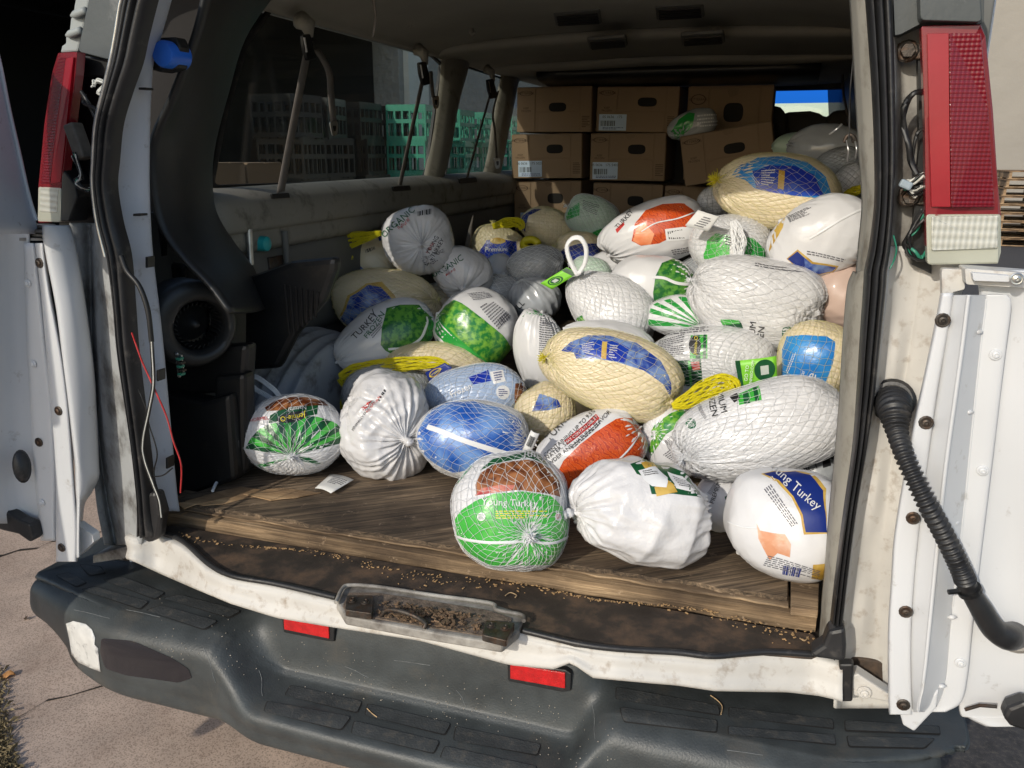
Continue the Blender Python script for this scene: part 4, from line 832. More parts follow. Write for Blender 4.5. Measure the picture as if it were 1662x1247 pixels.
# -- sill, mat
top = [(205, 872), (221, 876), (255, 870), (300, 892), (337, 926), (375, 943), (450, 956), (540, 978), (560, 985), (700, 1008), (848, 1032), (934, 1051), (1000, 1061), (1099, 1067), (1159, 1073), (1239, 1065), (1319, 1067), (1364, 1083), (1370, 1086)]
bot = [(205, 905), (221, 911), (262, 930), (322, 956), (375, 978), (450, 1001), (540, 1016), (600, 1025), (683, 1038), (827, 1077), (898, 1084), (927, 1073), (963, 1098), (1050, 1106), (1099, 1110), (1159, 1119), (1279, 1121), (1331, 1127), (1364, 1135), (1370, 1138)]
def resx(pl, xs): pl = np.array(pl, float); return np.interp(xs, pl[:, 0], pl[:, 1])
xs = np.linspace(206, 1368, 90)
tp_, bt_ = resx(top, xs), resx(bot, xs); rows = []
for x, a, b in zip(xs, tp_, bt_):
    A = P(x, a, z=.703); B0 = P(x, a+(b-a)*.25, y=A[1]-.008); B = P(x, b, y=A[1]-.020); Bk = A+[0, .05, .0]
    rows.append([Bk, A+[0, .004, .003], A+[0, -.004, -.002], B0, (B0+B)/2+[0, .004, 0], B, B+[0, .03, -.004]])
sillo = loft('rear_sill', rows, sill_paint, van, 0, 20, .003)
mt = [(252, 866), (262, 856), (280, 852), (1320, 1028), (1345, 1062), (1318, 1064), (1239, 1060), (1159, 1067), (1099, 1061), (1000, 1055), (934, 1046), (850, 1026), (700, 1002), (545, 972), (450, 950), (378, 937), (340, 918), (303, 885), (280, 872)]
prism('floor_mat', PZ(mt, .712), (0, 0, -.010), mat_rubber, van, bevel=.004)
tube('mat_lip', [P(a, b-3, z=.716) for a, b in ((255, 866), (280, 873), (303, 886), (340, 919), (378, 938), (450, 951), (545, 973))], .006, rubber, van, 8, refine=40)
tube('mat_lip', [P(a, b-3, z=.716) for a, b in ((850, 1027), (934, 1047), (1000, 1056), (1099, 1062), (1159, 1068), (1239, 1061), (1318, 1065))], .006, rubber, van, 8, refine=40)
# latch well in the sill
wl_ = rounded([(545, 975), (560, 950), (615, 952), (795, 978), (852, 996), (843, 1022), (815, 1045), (700, 1026), (560, 1000)], .12)
lw_ = prism('latch_well', PZ(wl_, .7205), (0, 0, -.02), grimy_paint, van, bevel=.004)
prism('well_floor', PZ(rounded([(556, 984), (566, 962), (612, 962), (790, 990), (832, 1004), (812, 1036), (700, 1018), (566, 996)], .12), .7235), (0, 0, -.002), M('well_dirt', (.16, .12, .09), .95, var=.5, vs=60, bump=1, bs=250), lw_)
tube('well_rim', [P(a, b, z=.728) for a, b in ((545, 978), (556, 955), (570, 950), (615, 953), (700, 966), (795, 979), (806, 990), (846, 998), (850, 1008))], .0040, grimy_paint, lw_, 8, refine=40)
for q, nm in (([(563, 966), (606, 966), (604, 996), (560, 990)], 'striker_plate'), ([(788, 1006), (836, 1010), (822, 1040), (782, 1030)], 'striker_plate')):
    pl_ = prism(nm, rounded(PZ(q, .738), .1), (0, 0, -.014), dark_metal, lw_, bevel=.002)
for x, y in ((572, 975), (593, 978), (797, 1016), (820, 1020)): screw(P(x, y, z=.738), (0, 0.01, 1), .009, dark_metal, lw_)
tube('latch_loop', [P(a, b, z=z) for a, b, z in ((618, 1000, .724), (628, 990, .74), (650, 992, .746), (675, 1001, .744), (690, 1012, .732), (688, 1020, .724))], .0045, dark_metal, lw_, 8, refine=24)
V, F = [], []
for i in range(330):
    a = random.betavariate(2, 2); x = 612+a*175; y = 975+a*28+random.uniform(-3, 26); s = random.uniform(.0015, .006)*random.choice((.6, 1, 1)); c = P(x, y, z=.7245+s*.5+random.random()*.004)
    v, f = box_vf(c, (s*2, s, s*.6), rz(random.uniform(0, 3))@rxm(random.uniform(-.6, .6))); k = len(V); V += list(v); F += [tuple(j+k for j in q) for q in f]
o = obj('leaf_litter', V, F, M('litter_brown', (.15, .095, .055), .95, var=.6, vs=150), lw_, False); tag(o, kind='stuff')

# -- bumper
def wing(x):
    ax = abs(x); yo = -.122 if ax < .72 else -.122+(.10 if x < 0 else .23)*((ax-.72)/.28)**2
    yo += .0 if x < 0 else .012
    return yo
def prof_wing(x):
    yo = wing(x); return [(.12, .555), (.04, .562), (yo*.5+.0, .563), (yo+.035, .560), (yo+.008, .545), (yo-.004, .52), (yo-.002, .47), (yo+.004, .42), (yo+.03, .365), (.10, .355)]
def prof_mid(x):
    b = -.176+.04*(x/.4)**2*.2; return [(.05, .675), (-.015, .62), (-.032, .50), (-.045, .472), (-.07, .462), (b+.03, .457), (b+.004, .445), (b+.012, .415), (-.125, .365), (.10, .355)]
xcols = [-1.00, -.97, -.92, -.85, -.75, -.62, -.50, -.47, -.45, -.43, -.41, -.39, -.37, -.35, -.32, -.22, -.1, .0, .1, .2, .27, .30, .33, .355, .38, .42, .5, .62, .75, .85, .92, .97, .995]
rows = []
for x in xcols:
    if x < 0: t_ = np.clip((abs(x)-.345)/.15, 0, 1)
    else: t_ = np.clip((x-.28)/.10, 0, 1)
    t_ = t_*t_*(3-2*t_); a, b = np.array(prof_wing(x)), np.array(prof_mid(x)); r_ = a*t_+b*(1-t_)
    cx = np.clip((abs(x)-.88)/.12, 0, 1)
    sx = np.sign(x)
    row = []
    for j, (yy, zz) in enumerate(r_):
        xx = x
        lo = np.clip((.50-zz)/.17, 0, 1); xx = x-sx*.03*lo*cx
        yy = yy+.05*cx**2*(j > 6)
        zz2 = zz
        row.append((xx+sx*(.075 if sx < 0 else .03)*cx-sx*cx*max(0, yy+.02)*.9, yy, zz2))
    rows.append(row)
# end returns
for s in (0, -1):
    rr = np.array(rows[s]); e = rr.copy(); sx = np.sign(rr[0][0]); e[:, 0] += sx*.012; e[:, 1] = np.maximum(e[:, 1]+.06, e[:, 1]); e[:, 2] -= .006
    e2 = e.copy(); e2[:, 1] = .25
    if s == 0: rows = [e2.tolist(), e.tolist()]+rows
    else: rows = rows+[e.tolist(), e2.tolist()]
bump_o = loft('rear_bumper', rows, bumper_plastic, van, 260, 60, .006)
bpy.context.view_layer.update()
def bvh_of(o):
    return BVHTree.FromObject(o, bpy.context.evaluated_depsgraph_get())
B_BUMP = bvh_of(bump_o)
def sight(bvh, px, py, off=.001):
    d = Vector(ray(px, py)).normalized(); h = bvh.ray_cast(Vector(CAM), d)
    return (None if h[0] is None else np.array(h[0]+h[1]*off*(1 if h[1].dot(d) < 0 else -1)))
def skin(name, poly, bvh, mat, parent, off=.0015, step=8, th=.001):
    V2, F = cdt(poly, step); V = []; last = None; bad = set()
    for i, (a, b) in enumerate(V2):
        q = sight(bvh, a, b, off)
        if q is None: bad.add(i); q = last if last is not None else P(a, b, y=0)
        V.append(q); last = q
    F = [f for f in F if not any(i in bad for i in f)]
    return obj(name, V, F, mat, parent, True, solid=-th)
# tread pads
pads = [[(165, 942), (200, 937), (268, 964), (252, 974)], [(131, 958), (154, 953), (242, 978), (228, 990)], [(264, 972), (292, 966), (392, 993), (372, 1004)], [(236, 992), (262, 983), (354, 1010), (332, 1023)], [(128, 917), (162, 920), (172, 931), (146, 936)], [(90, 935), (112, 930), (142, 946), (124, 954)],
    [(472, 1113), (588, 1140), (580, 1158), (462, 1130)], [(597, 1143), (732, 1176), (722, 1194), (592, 1162)], [(740, 1180), (878, 1210), (872, 1227), (736, 1203)], [(434, 1139), (570, 1165), (554, 1186), (428, 1156)], [(575, 1171), (714, 1205), (704, 1224), (570, 1192)], [(722, 1212), (872, 1246), (862, 1262), (714, 1232)],
    [(1000, 1116), (1166, 1147), (1168, 1162), (1000, 1137)], [(1183, 1149), (1352, 1170), (1353, 1184), (1183, 1165)], [(1371, 1170), (1524, 1180), (1526, 1193), (1372, 1187)], [(1006, 1149), (1164, 1170), (1163, 1190), (1012, 1172)], [(1182, 1180), (1354, 1194), (1357, 1210), (1182, 1193)], [(1374, 1196), (1518, 1200), (1500, 1216), (1378, 1213)]]
groove_m = M('groove_shade', (.018, .017, .016), .9)  # shade of the grooves round the tread pads, put into a near-black colour
def flat_skin(name, poly, mat, off):
    V2, F = cdt(poly, 5); V = [sight(B_BUMP, a, b, off) for a, b in V2]; F = [f for f in F if all(V[i] is not None for i in f)]; V = [v if v is not None else P(0, 0, y=0) for v in V]
    return obj(name, V, F, mat, bump_o, True)
for q in pads:
    r_ = rounded(q, .22); c_ = np.mean(np.array(r_), axis=0); flat_skin('tread_groove_shade', [tuple(c_+(np.array(a)-c_)+np.sign(np.array(a)-c_)*1.0) for a in r_], groove_m, .0007); flat_skin('tread_pad', [tuple(c_+(np.array(a)-c_)-np.sign(np.array(a)-c_)*.5) for a in r_], pad_plastic, .0022)
scratch_m = M('scratch_grey', (.17, .18, .18), .6, var=.3, vs=80)
for (a, b, c_, e) in ((330, 1052, 352, 1108), (640, 1072, 700, 1080), (1180, 1218, 1240, 1226), (205, 990, 262, 1002), (560, 1082, 600, 1100), (740, 1120, 760, 1150), (960, 1140, 968, 1200), (120, 990, 180, 1004), (420, 1088, 428, 1130), (1060, 1215, 1120, 1222)):
    q = [(a+(c_-a)*t+2*sin(t*5), b+(e-b)*t) for t in np.linspace(0, 1, 10)]; q = [sight(B_BUMP, *k_, .0004) for k_ in q]; q = [k_ for k_ in q if k_ is not None]
    if len(q) > 4: tube('scratch', q, .0006, scratch_m, bump_o, 4)
# groove lines round the pads: a flat darker skin under each carries their shade
skin('sticker', [(108, 1012), (120, 1008), (140, 1013), (150, 1022), (155, 1035), (154, 1046), (160, 1052), (161, 1068), (164, 1090), (150, 1085), (128, 1075), (117, 1062), (114, 1040)], B_BUMP, M('torn_white_sticker', (.66, .66, .64), .45, var=.12, vs=30, bump=.3, dirt=((.2, .2, .2), .25, 40)), bump_o, .0015, 6, .0006)
flat_skin_later = []; flat_skin_later.append((rounded([(165, 1036), (215, 1040), (280, 1068), (306, 1085), (312, 1100), (290, 1108), (250, 1102), (205, 1096), (172, 1085), (163, 1060)], .2), M('gloss_black', (.004, .005, .010), .04, var=.02, bump=.0, coat=1.)))
for q_, m_ in flat_skin_later:
    V2, F = cdt(q_, 5); V = [sight(B_BUMP, a, b, .0012) for a, b in V2]; obj('gloss_inset', V, F, m_, bump_o, True)
def reflector(q, inner):
    p = [sight(B_BUMP, a, b, .001) for a, b in q]; p = [x for x in p if x is not None]
    yv = min(x[1] for x in p)-.004
    f = prism('reflector', rounded(PY(q, yv), .12), (0, .02, 0), rubber, bump_o, bevel=.003)
    prism('reflector_lens', rounded(PY(inner, yv-.003), .05), (0, .006, 0), reflector_m, f, bevel=.001)
reflector([(456, 998), (470, 999), (538, 1013), (543, 1020), (542, 1042), (530, 1041), (460, 1027)], [(460, 1002), (533, 1017), (534, 1037), (461, 1022)])
reflector([(823, 1076), (835, 1075), (918, 1088), (927, 1094), (926, 1122), (912, 1124), (824, 1106)], [(828, 1078), (917, 1093), (917, 1118), (828, 1102)])
def clutter(name, n, reg, mat, smin, smax, z=None, bvh=None, elong=3):
    V, F = [], []
    for i in range(n):
        x, y = reg(); s = random.uniform(smin, smax); c = P(x, y, z=z) if z else sight(bvh, x, y, .001)
        if c is None: continue
        a_ = random.uniform(0, 3.14); v, f = box_vf(c+[0, 0, s*.3], (s*elong*random.uniform(.5, 1), s, s*.5), rz(a_)); k = len(V); V += list(v); F += [tuple(j+k for j in q) for q in f]
    return obj(name, V, F, mat, None, False)
chips_m = M('wood_chips', (.48, .30, .14), .85, var=.35, vs=200)
def plank_reg():
    t_ = random.random()**1.0; x = 275+1045*t_; return x+random.uniform(-6, 6), 866+t_*158+abs(random.gauss(0, 6+5*sin(x*.011)))-3+5*sin(x*.021)
tag(clutter('wood_chips', 420, plank_reg, chips_m, .0008, .0026, z=.7135), 'pale wood chips and splinters strewn along the foot of the plank', 'debris', kind='stuff')
tag(clutter('dirt_crumbs', 380, lambda: (random.uniform(300, 1300), 0), M('grit', (.55, .48, .38), .9, var=.4, vs=300), .0006, .0015, bvh=B_BUMP), 'x', 'debris', kind='stuff') if False else None
def bump_reg():
    x = random.uniform(250, 1000); return x, (930+(x-250)*.27+random.uniform(40, 130))
tag(clutter('grit', 260, bump_reg, M('pale_grit', (.5, .44, .36), .9, var=.4, vs=300), .0006, .0017, bvh=B_BUMP, elong=1.8), 'pale grit and leaf crumbs scattered over the bumper steps', 'debris', kind='stuff')
for pts in (((1155, 1131), (1165, 1140), (1172, 1150), (1170, 1163)), ((1300, 1035), (1304, 1045), (1302, 1056))):
    pass
# small ground bracket between jamb and bumper
prism('sill_bracket', PY([(150, 902), (218, 884), (218, 905), (150, 915)], .04), (0, .05, 0), grimy_paint, van, bevel=.003)
prism('jamb_foot', PY([(1380, 1098), (1392, 1094), (1444, 1128), (1444, 1140), (1386, 1130)], .0), (0, .03, 0), sill_paint, van, bevel=.003); screw(P(1403, 1124, y=-.002), (0, -1, 0), .012, sill_paint, van)
prism('seal_channel', PY([(1362, 1078), (1386, 1078), (1384, 1140), (1360, 1140)], -.01), (0, .02, 0), rubber, van, bevel=.004)

# ================================================================ timber on the floor
def timber(name, poly, z, th, mat, label, cat, off=None):
    o = prism(name, PZ(poly, z), (0, 0, -th), mat, None, bevel=.002); tag(o, label, cat); return o
def jag(a, b, n, amp, seed=0):
    r = random.Random(seed); a, b = np.array(a, float), np.array(b, float); return [tuple(a+(b-a)*t+np.array([0, r.uniform(-amp, amp)])) for t in np.linspace(0, 1, n)]
p0, p1 = P(268, 832, z=.735), P(1326, 1001, z=.735); dd = (p1-p0)/np.linalg.norm(p1-p0)
V, F = [], []; NB = 60
for i in range(NB):
    t_ = i/(NB-1); c = p0*(1-t_)+p1*t_; w1 = .0015*sin(t_*70)+.001*sin(t_*33)
    for (dy, dz) in ((w1, -.034), (w1*.6-.001, -.02), (w1, -.002), (.006, .0), (.06, .0), (.06, -.034)): V.append(c+[0, dy, dz+.0008*sin(t_*50+dz*99)])
for i in range(NB-1):
    for j in range(6): F.append((i*6+j, i*6+(j+1) % 6, (i+1)*6+(j+1) % 6, (i+1)*6+j))
F += [tuple(range(6))[::-1], tuple((NB-1)*6+j for j in range(6))]
o = obj('timber_plank', V, F, plank_m, None, False); tag(o, 'long pale timber plank lying along the rear edge of the cargo floor', 'plank')
front = jag((280, 815), (1278, 970), 46, 2.4, 3)
ply = front+[(1279, 930), (1330, 800), (1330, 520), (560, 520), (470, 640), (440, 740), (345, 790), (292, 808)]
o = prism('plywood_sheet', PZ(ply, .7520), (0, 0, -.010), plywood_m, None, bevel=.001); tag(o, 'dark weathered plywood sheet under the frozen turkeys', 'plywood')
under = jag((272, 822), (1280, 984), 40, 1.5, 5)+[(1280, 945), (1000, 900), (300, 795)]
o = prism('plywood_strip', PZ(under, .7425), (0, 0, -.0042), ply_edge_m, None, bevel=.001); tag(o, 'splintered lighter wood strip between the plank and the plywood sheet', 'plank')
o = prism('timber_block', PZ([(1284, 936), (1330, 938), (1328, 992), (1284, 986)], .752), (0, 0, -.016), ply_edge_m, None, bevel=.002); tag(o, 'short broken wood block beside the right end of the plywood', 'plank')
V = PZ([(345, 792), (356, 778), (368, 784), (350, 806)], .756)
# torn splinters on the plywood's corner
for i, q in enumerate((((300, 812), (392, 790), (455, 800), (330, 822)), ((285, 818), (350, 800), (372, 806), (300, 824)), ((395, 800), (470, 792), (520, 800), (440, 812)))):
    o = prism('wood_splinter', PZ(jag(q[0], q[1], 5, 2, i)+jag(q[2], q[3], 5, 2, i+9), .7545+i*.0012), (0, 0, -.0018), pale_wood, None, bevel=0); tag(o, ['pale torn splinter at the left corner of the plywood', 'short outermost splinter by the left jamb', 'third pale splinter lying nearest the striped netted turkey'][i], 'splinter')
# extra layers of floor under the heap: closes the view below it
box_o = box('cargo_mat', (.0, 1.75, .713), (1.60, 2.6, .012), mat_rubber, van)
# ================================================================ cartons at the front of the cargo space
def surf_quad(o3, ux, uz, pts): return [o3+ux*a+uz*b for a, b in pts]
def carton(l, t, r, b, y, label, rot=None, depth=.36, hole=(.62, .66), lab=None, logo=True, vcol=None, skew=0):
    rc = random.Random(int(l*3+t)); y += rc.uniform(-.03, .03); rot = rc.uniform(-.022, .022) if rot is None else rot; l += rc.uniform(0, 3); r -= rc.uniform(0, 4); t += rc.uniform(0, 3)
    A = P(l, b, y=y); W = float(P(r, (t+b)/2, y=y)[0]-P(l, (t+b)/2, y=y)[0]); H = float(P((l+r)/2, t, y=y)[2]-P((l+r)/2, b, y=y)[2])
    ux = np.array([cos(rot), 0, sin(rot)]); uz = np.array([-sin(rot), 0, cos(rot)]); n = np.array([0, -1.0, 0])
    e = empty('cardboard_box', A+ux*W/2+[0, depth/2, 0], label, 'box', 'turkey cartons stacked behind the heap')
    S = lambda u, v, k=0: A+ux*(u*W)+uz*(v*H)+n*k
    R3 = np.stack([ux, [0, 1, 0], uz], 1)
    body = box('carton_body', A+ux*W/2+uz*H/2+[0, depth/2, 0], (W, depth, H), cardboard, e, rot=R3, bevel=.006)
    pan = lambda nm, q, k, th, m, rr=.08, par=e: prism(nm, rounded([S(a, c_, k) for a, c_ in q], rr), -n*th if False else n*th, m, par, bevel=.0006)
    pan('flap', [(.01, .01), (.25, .01), (.25, .97), (.01, .97)], .0, .0035, cardboard_flap, .03)
    pan('flap', [(.30, .01), (.84, .01), (.84, .40), (.79, .44), (.36, .44), (.30, .40)], .0, .0028, cardboard_flap, .12)
    pan('flap', [(.86, .01), (.99, .01), (.99, .98), (.86, .98)], .0, .0022, cardboard_flap, .03)
    pan('flap', [(.27, .47), (.84, .47), (.84, .97), (.60, .97), (.58, .90), (.50, .88), (.46, .97), (.27, .97)], .0, .0016, cardboard_flap, .04)
    hx, hy = hole; hp = []
    for a in np.linspace(0, 2*pi, 28, endpoint=False): hp.append((hx+.115*np.sign(cos(a))*abs(cos(a))**.55, hy+.10*np.sign(sin(a))*abs(sin(a))**.75))
    pan('handle_hole_shade', hp, .0018, .0012, shade_black_m, .01)  # flat plate without an opening, the hole's shade is its near-black colour
    # printed oval badge with lettering and small print
    V, F = [], []; N = 28
    for k in range(N):
        a = 2*pi*k/N
        for f in (1, .86): V.append(S(.13+.09*f*cos(a), .86+.055*f*sin(a), .0042))
    for k in range(N): F.append((2*k, 2*((k+1) % N), 2*((k+1) % N)+1, 2*k+1))
    obj('printed_badge', V, F, ink_brown, body, False)
    tv, tf = text_vf('BUTTERBALL', .0155)
    obj('lettering', [S(.13, .86, .0043)+ux*a+uz*c_ for a, c_ in tv], tf, ink_brown, body, False)
    tv, tf = text_vf('KEEP\nFROZEN', .0135); obj('lettering', [S(.13, .50, .0043)+ux*a+uz*c_ for a, c_ in tv], tf, ink_brown, body, False)
    V, F = dashes([(.875, .36), (.975, .36), (.975, .10), (.875, .10)], 7, int(l)); obj('printed_text', [S(a, c_, .003) for a, c_ in V], F, ink_brown, body, False)
    if lab:
        x0, y0 = lab
        q = [(x0, y0), (x0+.34, y0), (x0+.34, y0+.36), (x0, y0+.36)]
        lp = prism('label', [S(a, c_, .0045) for a, c_ in q], n*.0006, sticker_blue, e)
        V, F = bars([(x0+.02, y0+.22), (x0+.20, y0+.22), (x0+.20, y0+.10), (x0+.02, y0+.10)], 18, int(l)); obj('barcode', [S(a, c_, .0056) for a, c_ in V], F, ink_black, lp, False)
        tv, tf = text_vf(vcol or '08 0636   175', .018); obj('lettering', [S(x0+.165, y0+.30, .0056)+ux*a+uz*c_ for a, c_ in tv], tf, ink_black, lp, False)
        V, F = dashes([(x0+.05, y0+.08), (x0+.32, y0+.08), (x0+.32, y0+.02), (x0+.05, y0+.02)], 2, int(l)+5); obj('printed_text', [S(a, c_, .0056) for a, c_ in V], F, ink_blue, lp, False)
    return e
YB = 2.9
carton(833, 292, 948, 376, YB, 'brown carton with oval handle hole, bottom left of the carton wall', lab=(.10, .02))
carton(957, 294, 1074, 376, YB, 'brown carton, bottom of the middle column, above the pale green frozen turkey', lab=(.28, .02))
carton(1074, 300, 1190, 372, YB-.03, 'brown carton under the tilted one, behind the orange turkey', hole=(.8, .8))
carton(830, 217, 949, 290, YB-.02, 'brown carton with a pale blue sticker, middle of the left column', lab=(.10, .04), vcol='06 0636   175 5021')
carton(956, 215, 1082, 293, YB-.01, 'brown carton with a pale blue sticker, middle of the centre column', lab=(.04, .03), vcol='05 0636   175 5403')
carton(838, 138, 964, 215, YB, 'brown carton without sticker, top of the left column by the window', hole=(.55, .55))
carton(966, 139, 1101, 214, YB, 'brown carton with a sticker at its lower left, top of the centre column', lab=(.04, .03), vcol='05 0636   175')
carton(1108, 136, 1248, 292, YB+.12, 'dark shaded carton at the back, right of the centre column, behind the green bag', hole=(.55, .72))
tc_ = carton(1110, 219, 1262, 303, YB-.30, 'tilted brown carton leaning over the others on the right of the wall', rot=.165, hole=(.58, .60))
# barcode block printed on the tilted carton
# ================================================================ bagged birds
def fold_noise(s, seed, freq, n=5):
    r = np.random.RandomState(seed); out = np.zeros(len(s))
    for i in range(n):
        k = r.normal(size=3); k *= freq*(.7+.6*r.rand())/np.linalg.norm(k); out += np.sin(s@k+r.rand()*6.28)/n**.5
    return out
class Bird:
    def __init__(s, cx, cy, w, h, ang=0, y=None, rz=None, zf=.752, tilt=0):
        def centre(yy): return P(cx, cy, y=yy)
        if y == 'floor':
            r = .1
            for _ in range(30):
                c = P(cx, cy, z=zf+r); dep = (c-CAM)@CF; hh = abs(h*cos(radians(ang)))+abs(w*sin(radians(ang))); r = max(h, min(hh, w))/2*dep/FPX*.96
            s.c = c
        else: s.c = centre(y); dep = (s.c-CAM)@CF
        t = CAM-s.c; t /= np.linalg.norm(t); r_ = CR-(CR@t)*t; r_ /= np.linalg.norm(r_); u = np.cross(t, r_)
        a = radians(ang); e1 = cos(a)*r_+sin(a)*u; e2 = -sin(a)*r_+cos(a)*u
        tl_ = radians(tilt); e1, t2 = e1*cos(tl_)+t*sin(tl_), t*cos(tl_)-e1*sin(tl_)
        s.E = np.stack([e1, e2, t2]); k = dep/FPX
        s.R = np.array([w/2*k, h/2*k, (rz or (min(w, h)*.92))/2*k])*1.045; s.k = k; s.px = (cx, cy); s.size = max(w, h)
        s.amp = .045; s.seed = int(cx*7+cy); s.poles = []; s.pear = .08; s.mid = .012; s.crease = .012; s.bulge = .10; s.exp = 2.25; s.foldn = 15; s.folda = .05; s.foldw = .7
    def hit(s, px, py):
        D = s.E@ray(px, py)/s.R; O = s.E@(CAM-s.c)/s.R
        a = D@D; b = O@D; c = O@O-1; disc = b*b-a*c
        if disc <= 0: q = O-D*(b/a); return q/np.linalg.norm(q)
        q = O+D*((-b-math.sqrt(disc))/a); return q/np.linalg.norm(q)
    def g(s, S):
        S = np.asarray(S); p = s.exp
        g = 1/((np.abs(S)**p).sum(1)**(1/p)); g = 1+(g-1)*.8
        g *= 1+s.amp*fold_noise(S, s.seed, 2.6)-s.crease*np.abs(fold_noise(S, s.seed+5, 6, 4))-s.crease*.5*np.abs(fold_noise(S, s.seed+6, 13, 4))+s.crease+s.mid*fold_noise(S, s.seed+1, 8, 6)+s.mid*.35*fold_noise(S, s.seed+2, 19, 7)
        for (p0, A, n) in s.poles:
            cz = np.clip(S@p0, -1, 1); ang = np.arccos(cz); b1 = np.cross(p0, [.3, .5, .8]); b1 /= np.linalg.norm(b1); b2 = np.cross(p0, b1); ph = np.arctan2(S@b2, S@b1)
            rr = np.random.RandomState(s.seed+n); f = 0
            for q_ in range(7):
                k_ = int(rr.uniform(.35, 1.5)*n)+1; f = f+rr.uniform(.4, 1)*np.sin(k_*ph+rr.rand()*6.28+rr.uniform(-2.5, 2.5)*ang)
            f = -np.abs(f)**.8*.62*(1+.5*np.sin(2*ph+s.seed))
            g *= 1+A*f*np.exp(-(ang/s.foldw)**2)*np.clip(ang/.12, 0, 1)-.05*np.exp(-(ang/.28)**2)+.06*np.exp(-(ang/.06)**2)
        rb = np.random.RandomState(s.seed+99)
        for q_ in range(9):
            d_ = rb.normal(size=3); d_ /= np.linalg.norm(d_); g *= 1+rb.uniform(-.55, 1)*s.bulge*np.exp(-(np.arccos(np.clip(S@d_, -1, 1))/rb.uniform(.28, .6))**2)
        g *= 1-s.bulge*.25
        return g
    def at(s, S, off=0.):
        S = np.asarray(S, float); g = s.g(S)[:, None]; L = S*s.R*g
        L[:, 1:] *= 1+s.pear*S[:, :1]
        n = S/s.R; n /= np.linalg.norm(n, axis=1)[:, None]
        return s.c+(L+n*off)@s.E
    def px2w(s, pts, off): return s.at(np.array([s.hit(a, b) for a, b in pts]), off)
def sphere_grid(axis, nr, nc):
    axis = axis/np.linalg.norm(axis); b1 = np.cross(axis, [.31, .52, .79]); b1 /= np.linalg.norm(b1); b2 = np.cross(axis, b1)
    th = np.linspace(0, pi, nr+1); ph = np.arange(nc)*2*pi/nc; T, Ph = np.meshgrid(th, ph, indexing='ij')
    return T, Ph, (np.cos(T)[..., None]*axis+np.sin(T)[..., None]*(np.cos(Ph)[..., None]*b1+np.sin(Ph)[..., None]*b2))
def netting(b, axis, mat, parent, nphi=30, rows=26, w_=.0007, name='netting', off=.0020, loose=0):
    axis = axis/np.linalg.norm(axis); b1 = np.cross(axis, [.31, .52, .79]); b1 /= np.linalg.norm(b1); b2 = np.cross(axis, b1)
    th = np.linspace(.05, pi-.05, rows+1); nodes = []; r = np.random.RandomState(b.seed)
    for i, t in enumerate(th):
        wv = .10*np.sin(3*t+b.seed)+.05*np.sin(7*t); a_ = np.arange(nphi)*2*pi/nphi; ph = (np.arange(nphi)+(i % 2)*.5)*2*pi/nphi+r.normal(size=nphi)*.030+wv+.12*np.sin(2*a_+b.seed); tt = t+r.normal(size=nphi)*.012+.05*np.sin(t)*np.sin(3*a_+b.seed)
        S = np.cos(tt)[:, None]*axis+np.sin(tt)[:, None]*(np.cos(ph)[:, None]*b1+np.sin(ph)[:, None]*b2); nodes.append(b.at(S, off+loose*r.rand()))
    A, B = [], []
    for i in range(rows):
        for j in range(nphi):
            if i % 2 == 0: k1, k2 = j, (j-1) % nphi
            else: k1, k2 = j, (j+1) % nphi
            A.append(nodes[i][j]); B.append(nodes[i+1][k1]); A.append(nodes[i][j]); B.append(nodes[i+1][k2])
    A, B = np.array(A), np.array(B); d = B-A; d /= np.linalg.norm(d, axis=1)[:, None]+1e-9; n = (A+B)/2-b.c; n /= np.linalg.norm(n, axis=1)[:, None]; sd = np.cross(d, n)*w_; up = n*w_*1.1
    V = np.stack([A-sd, A+sd, A+up, B-sd, B+sd, B+up], 1).reshape(-1, 3); m = len(A); o6 = np.arange(m)[:, None]*6
    F = np.concatenate([o6+np.array([[0, 2, 5, 3]]), o6+np.array([[2, 1, 4, 5]]), o6+np.array([[1, 0, 3, 4]])])
    return obj(name, V, F, mat, parent, False)
def tuft(b, p0, mat, parent, r=.016, n=26):
    parts = []; base = b.at(p0[None], .0)[0]; nrm = (p0/b.R)@b.E; nrm /= np.linalg.norm(nrm)
    for i in range(n):
        d = nrm+RNG.normal(size=3)*.55; d /= np.linalg.norm(d); m = base+d*r*.5+RNG.normal(size=3)*.0015; parts.append(tube_vf([base, m, base+d*r*RNG.uniform(.6, 1.1)+RNG.normal(size=3)*.003], [.0012, .0010, .0006], 4))
    V, F = join_vf(parts); return obj('net_tuft', V, F, mat, parent, False)
BIRDS = {}
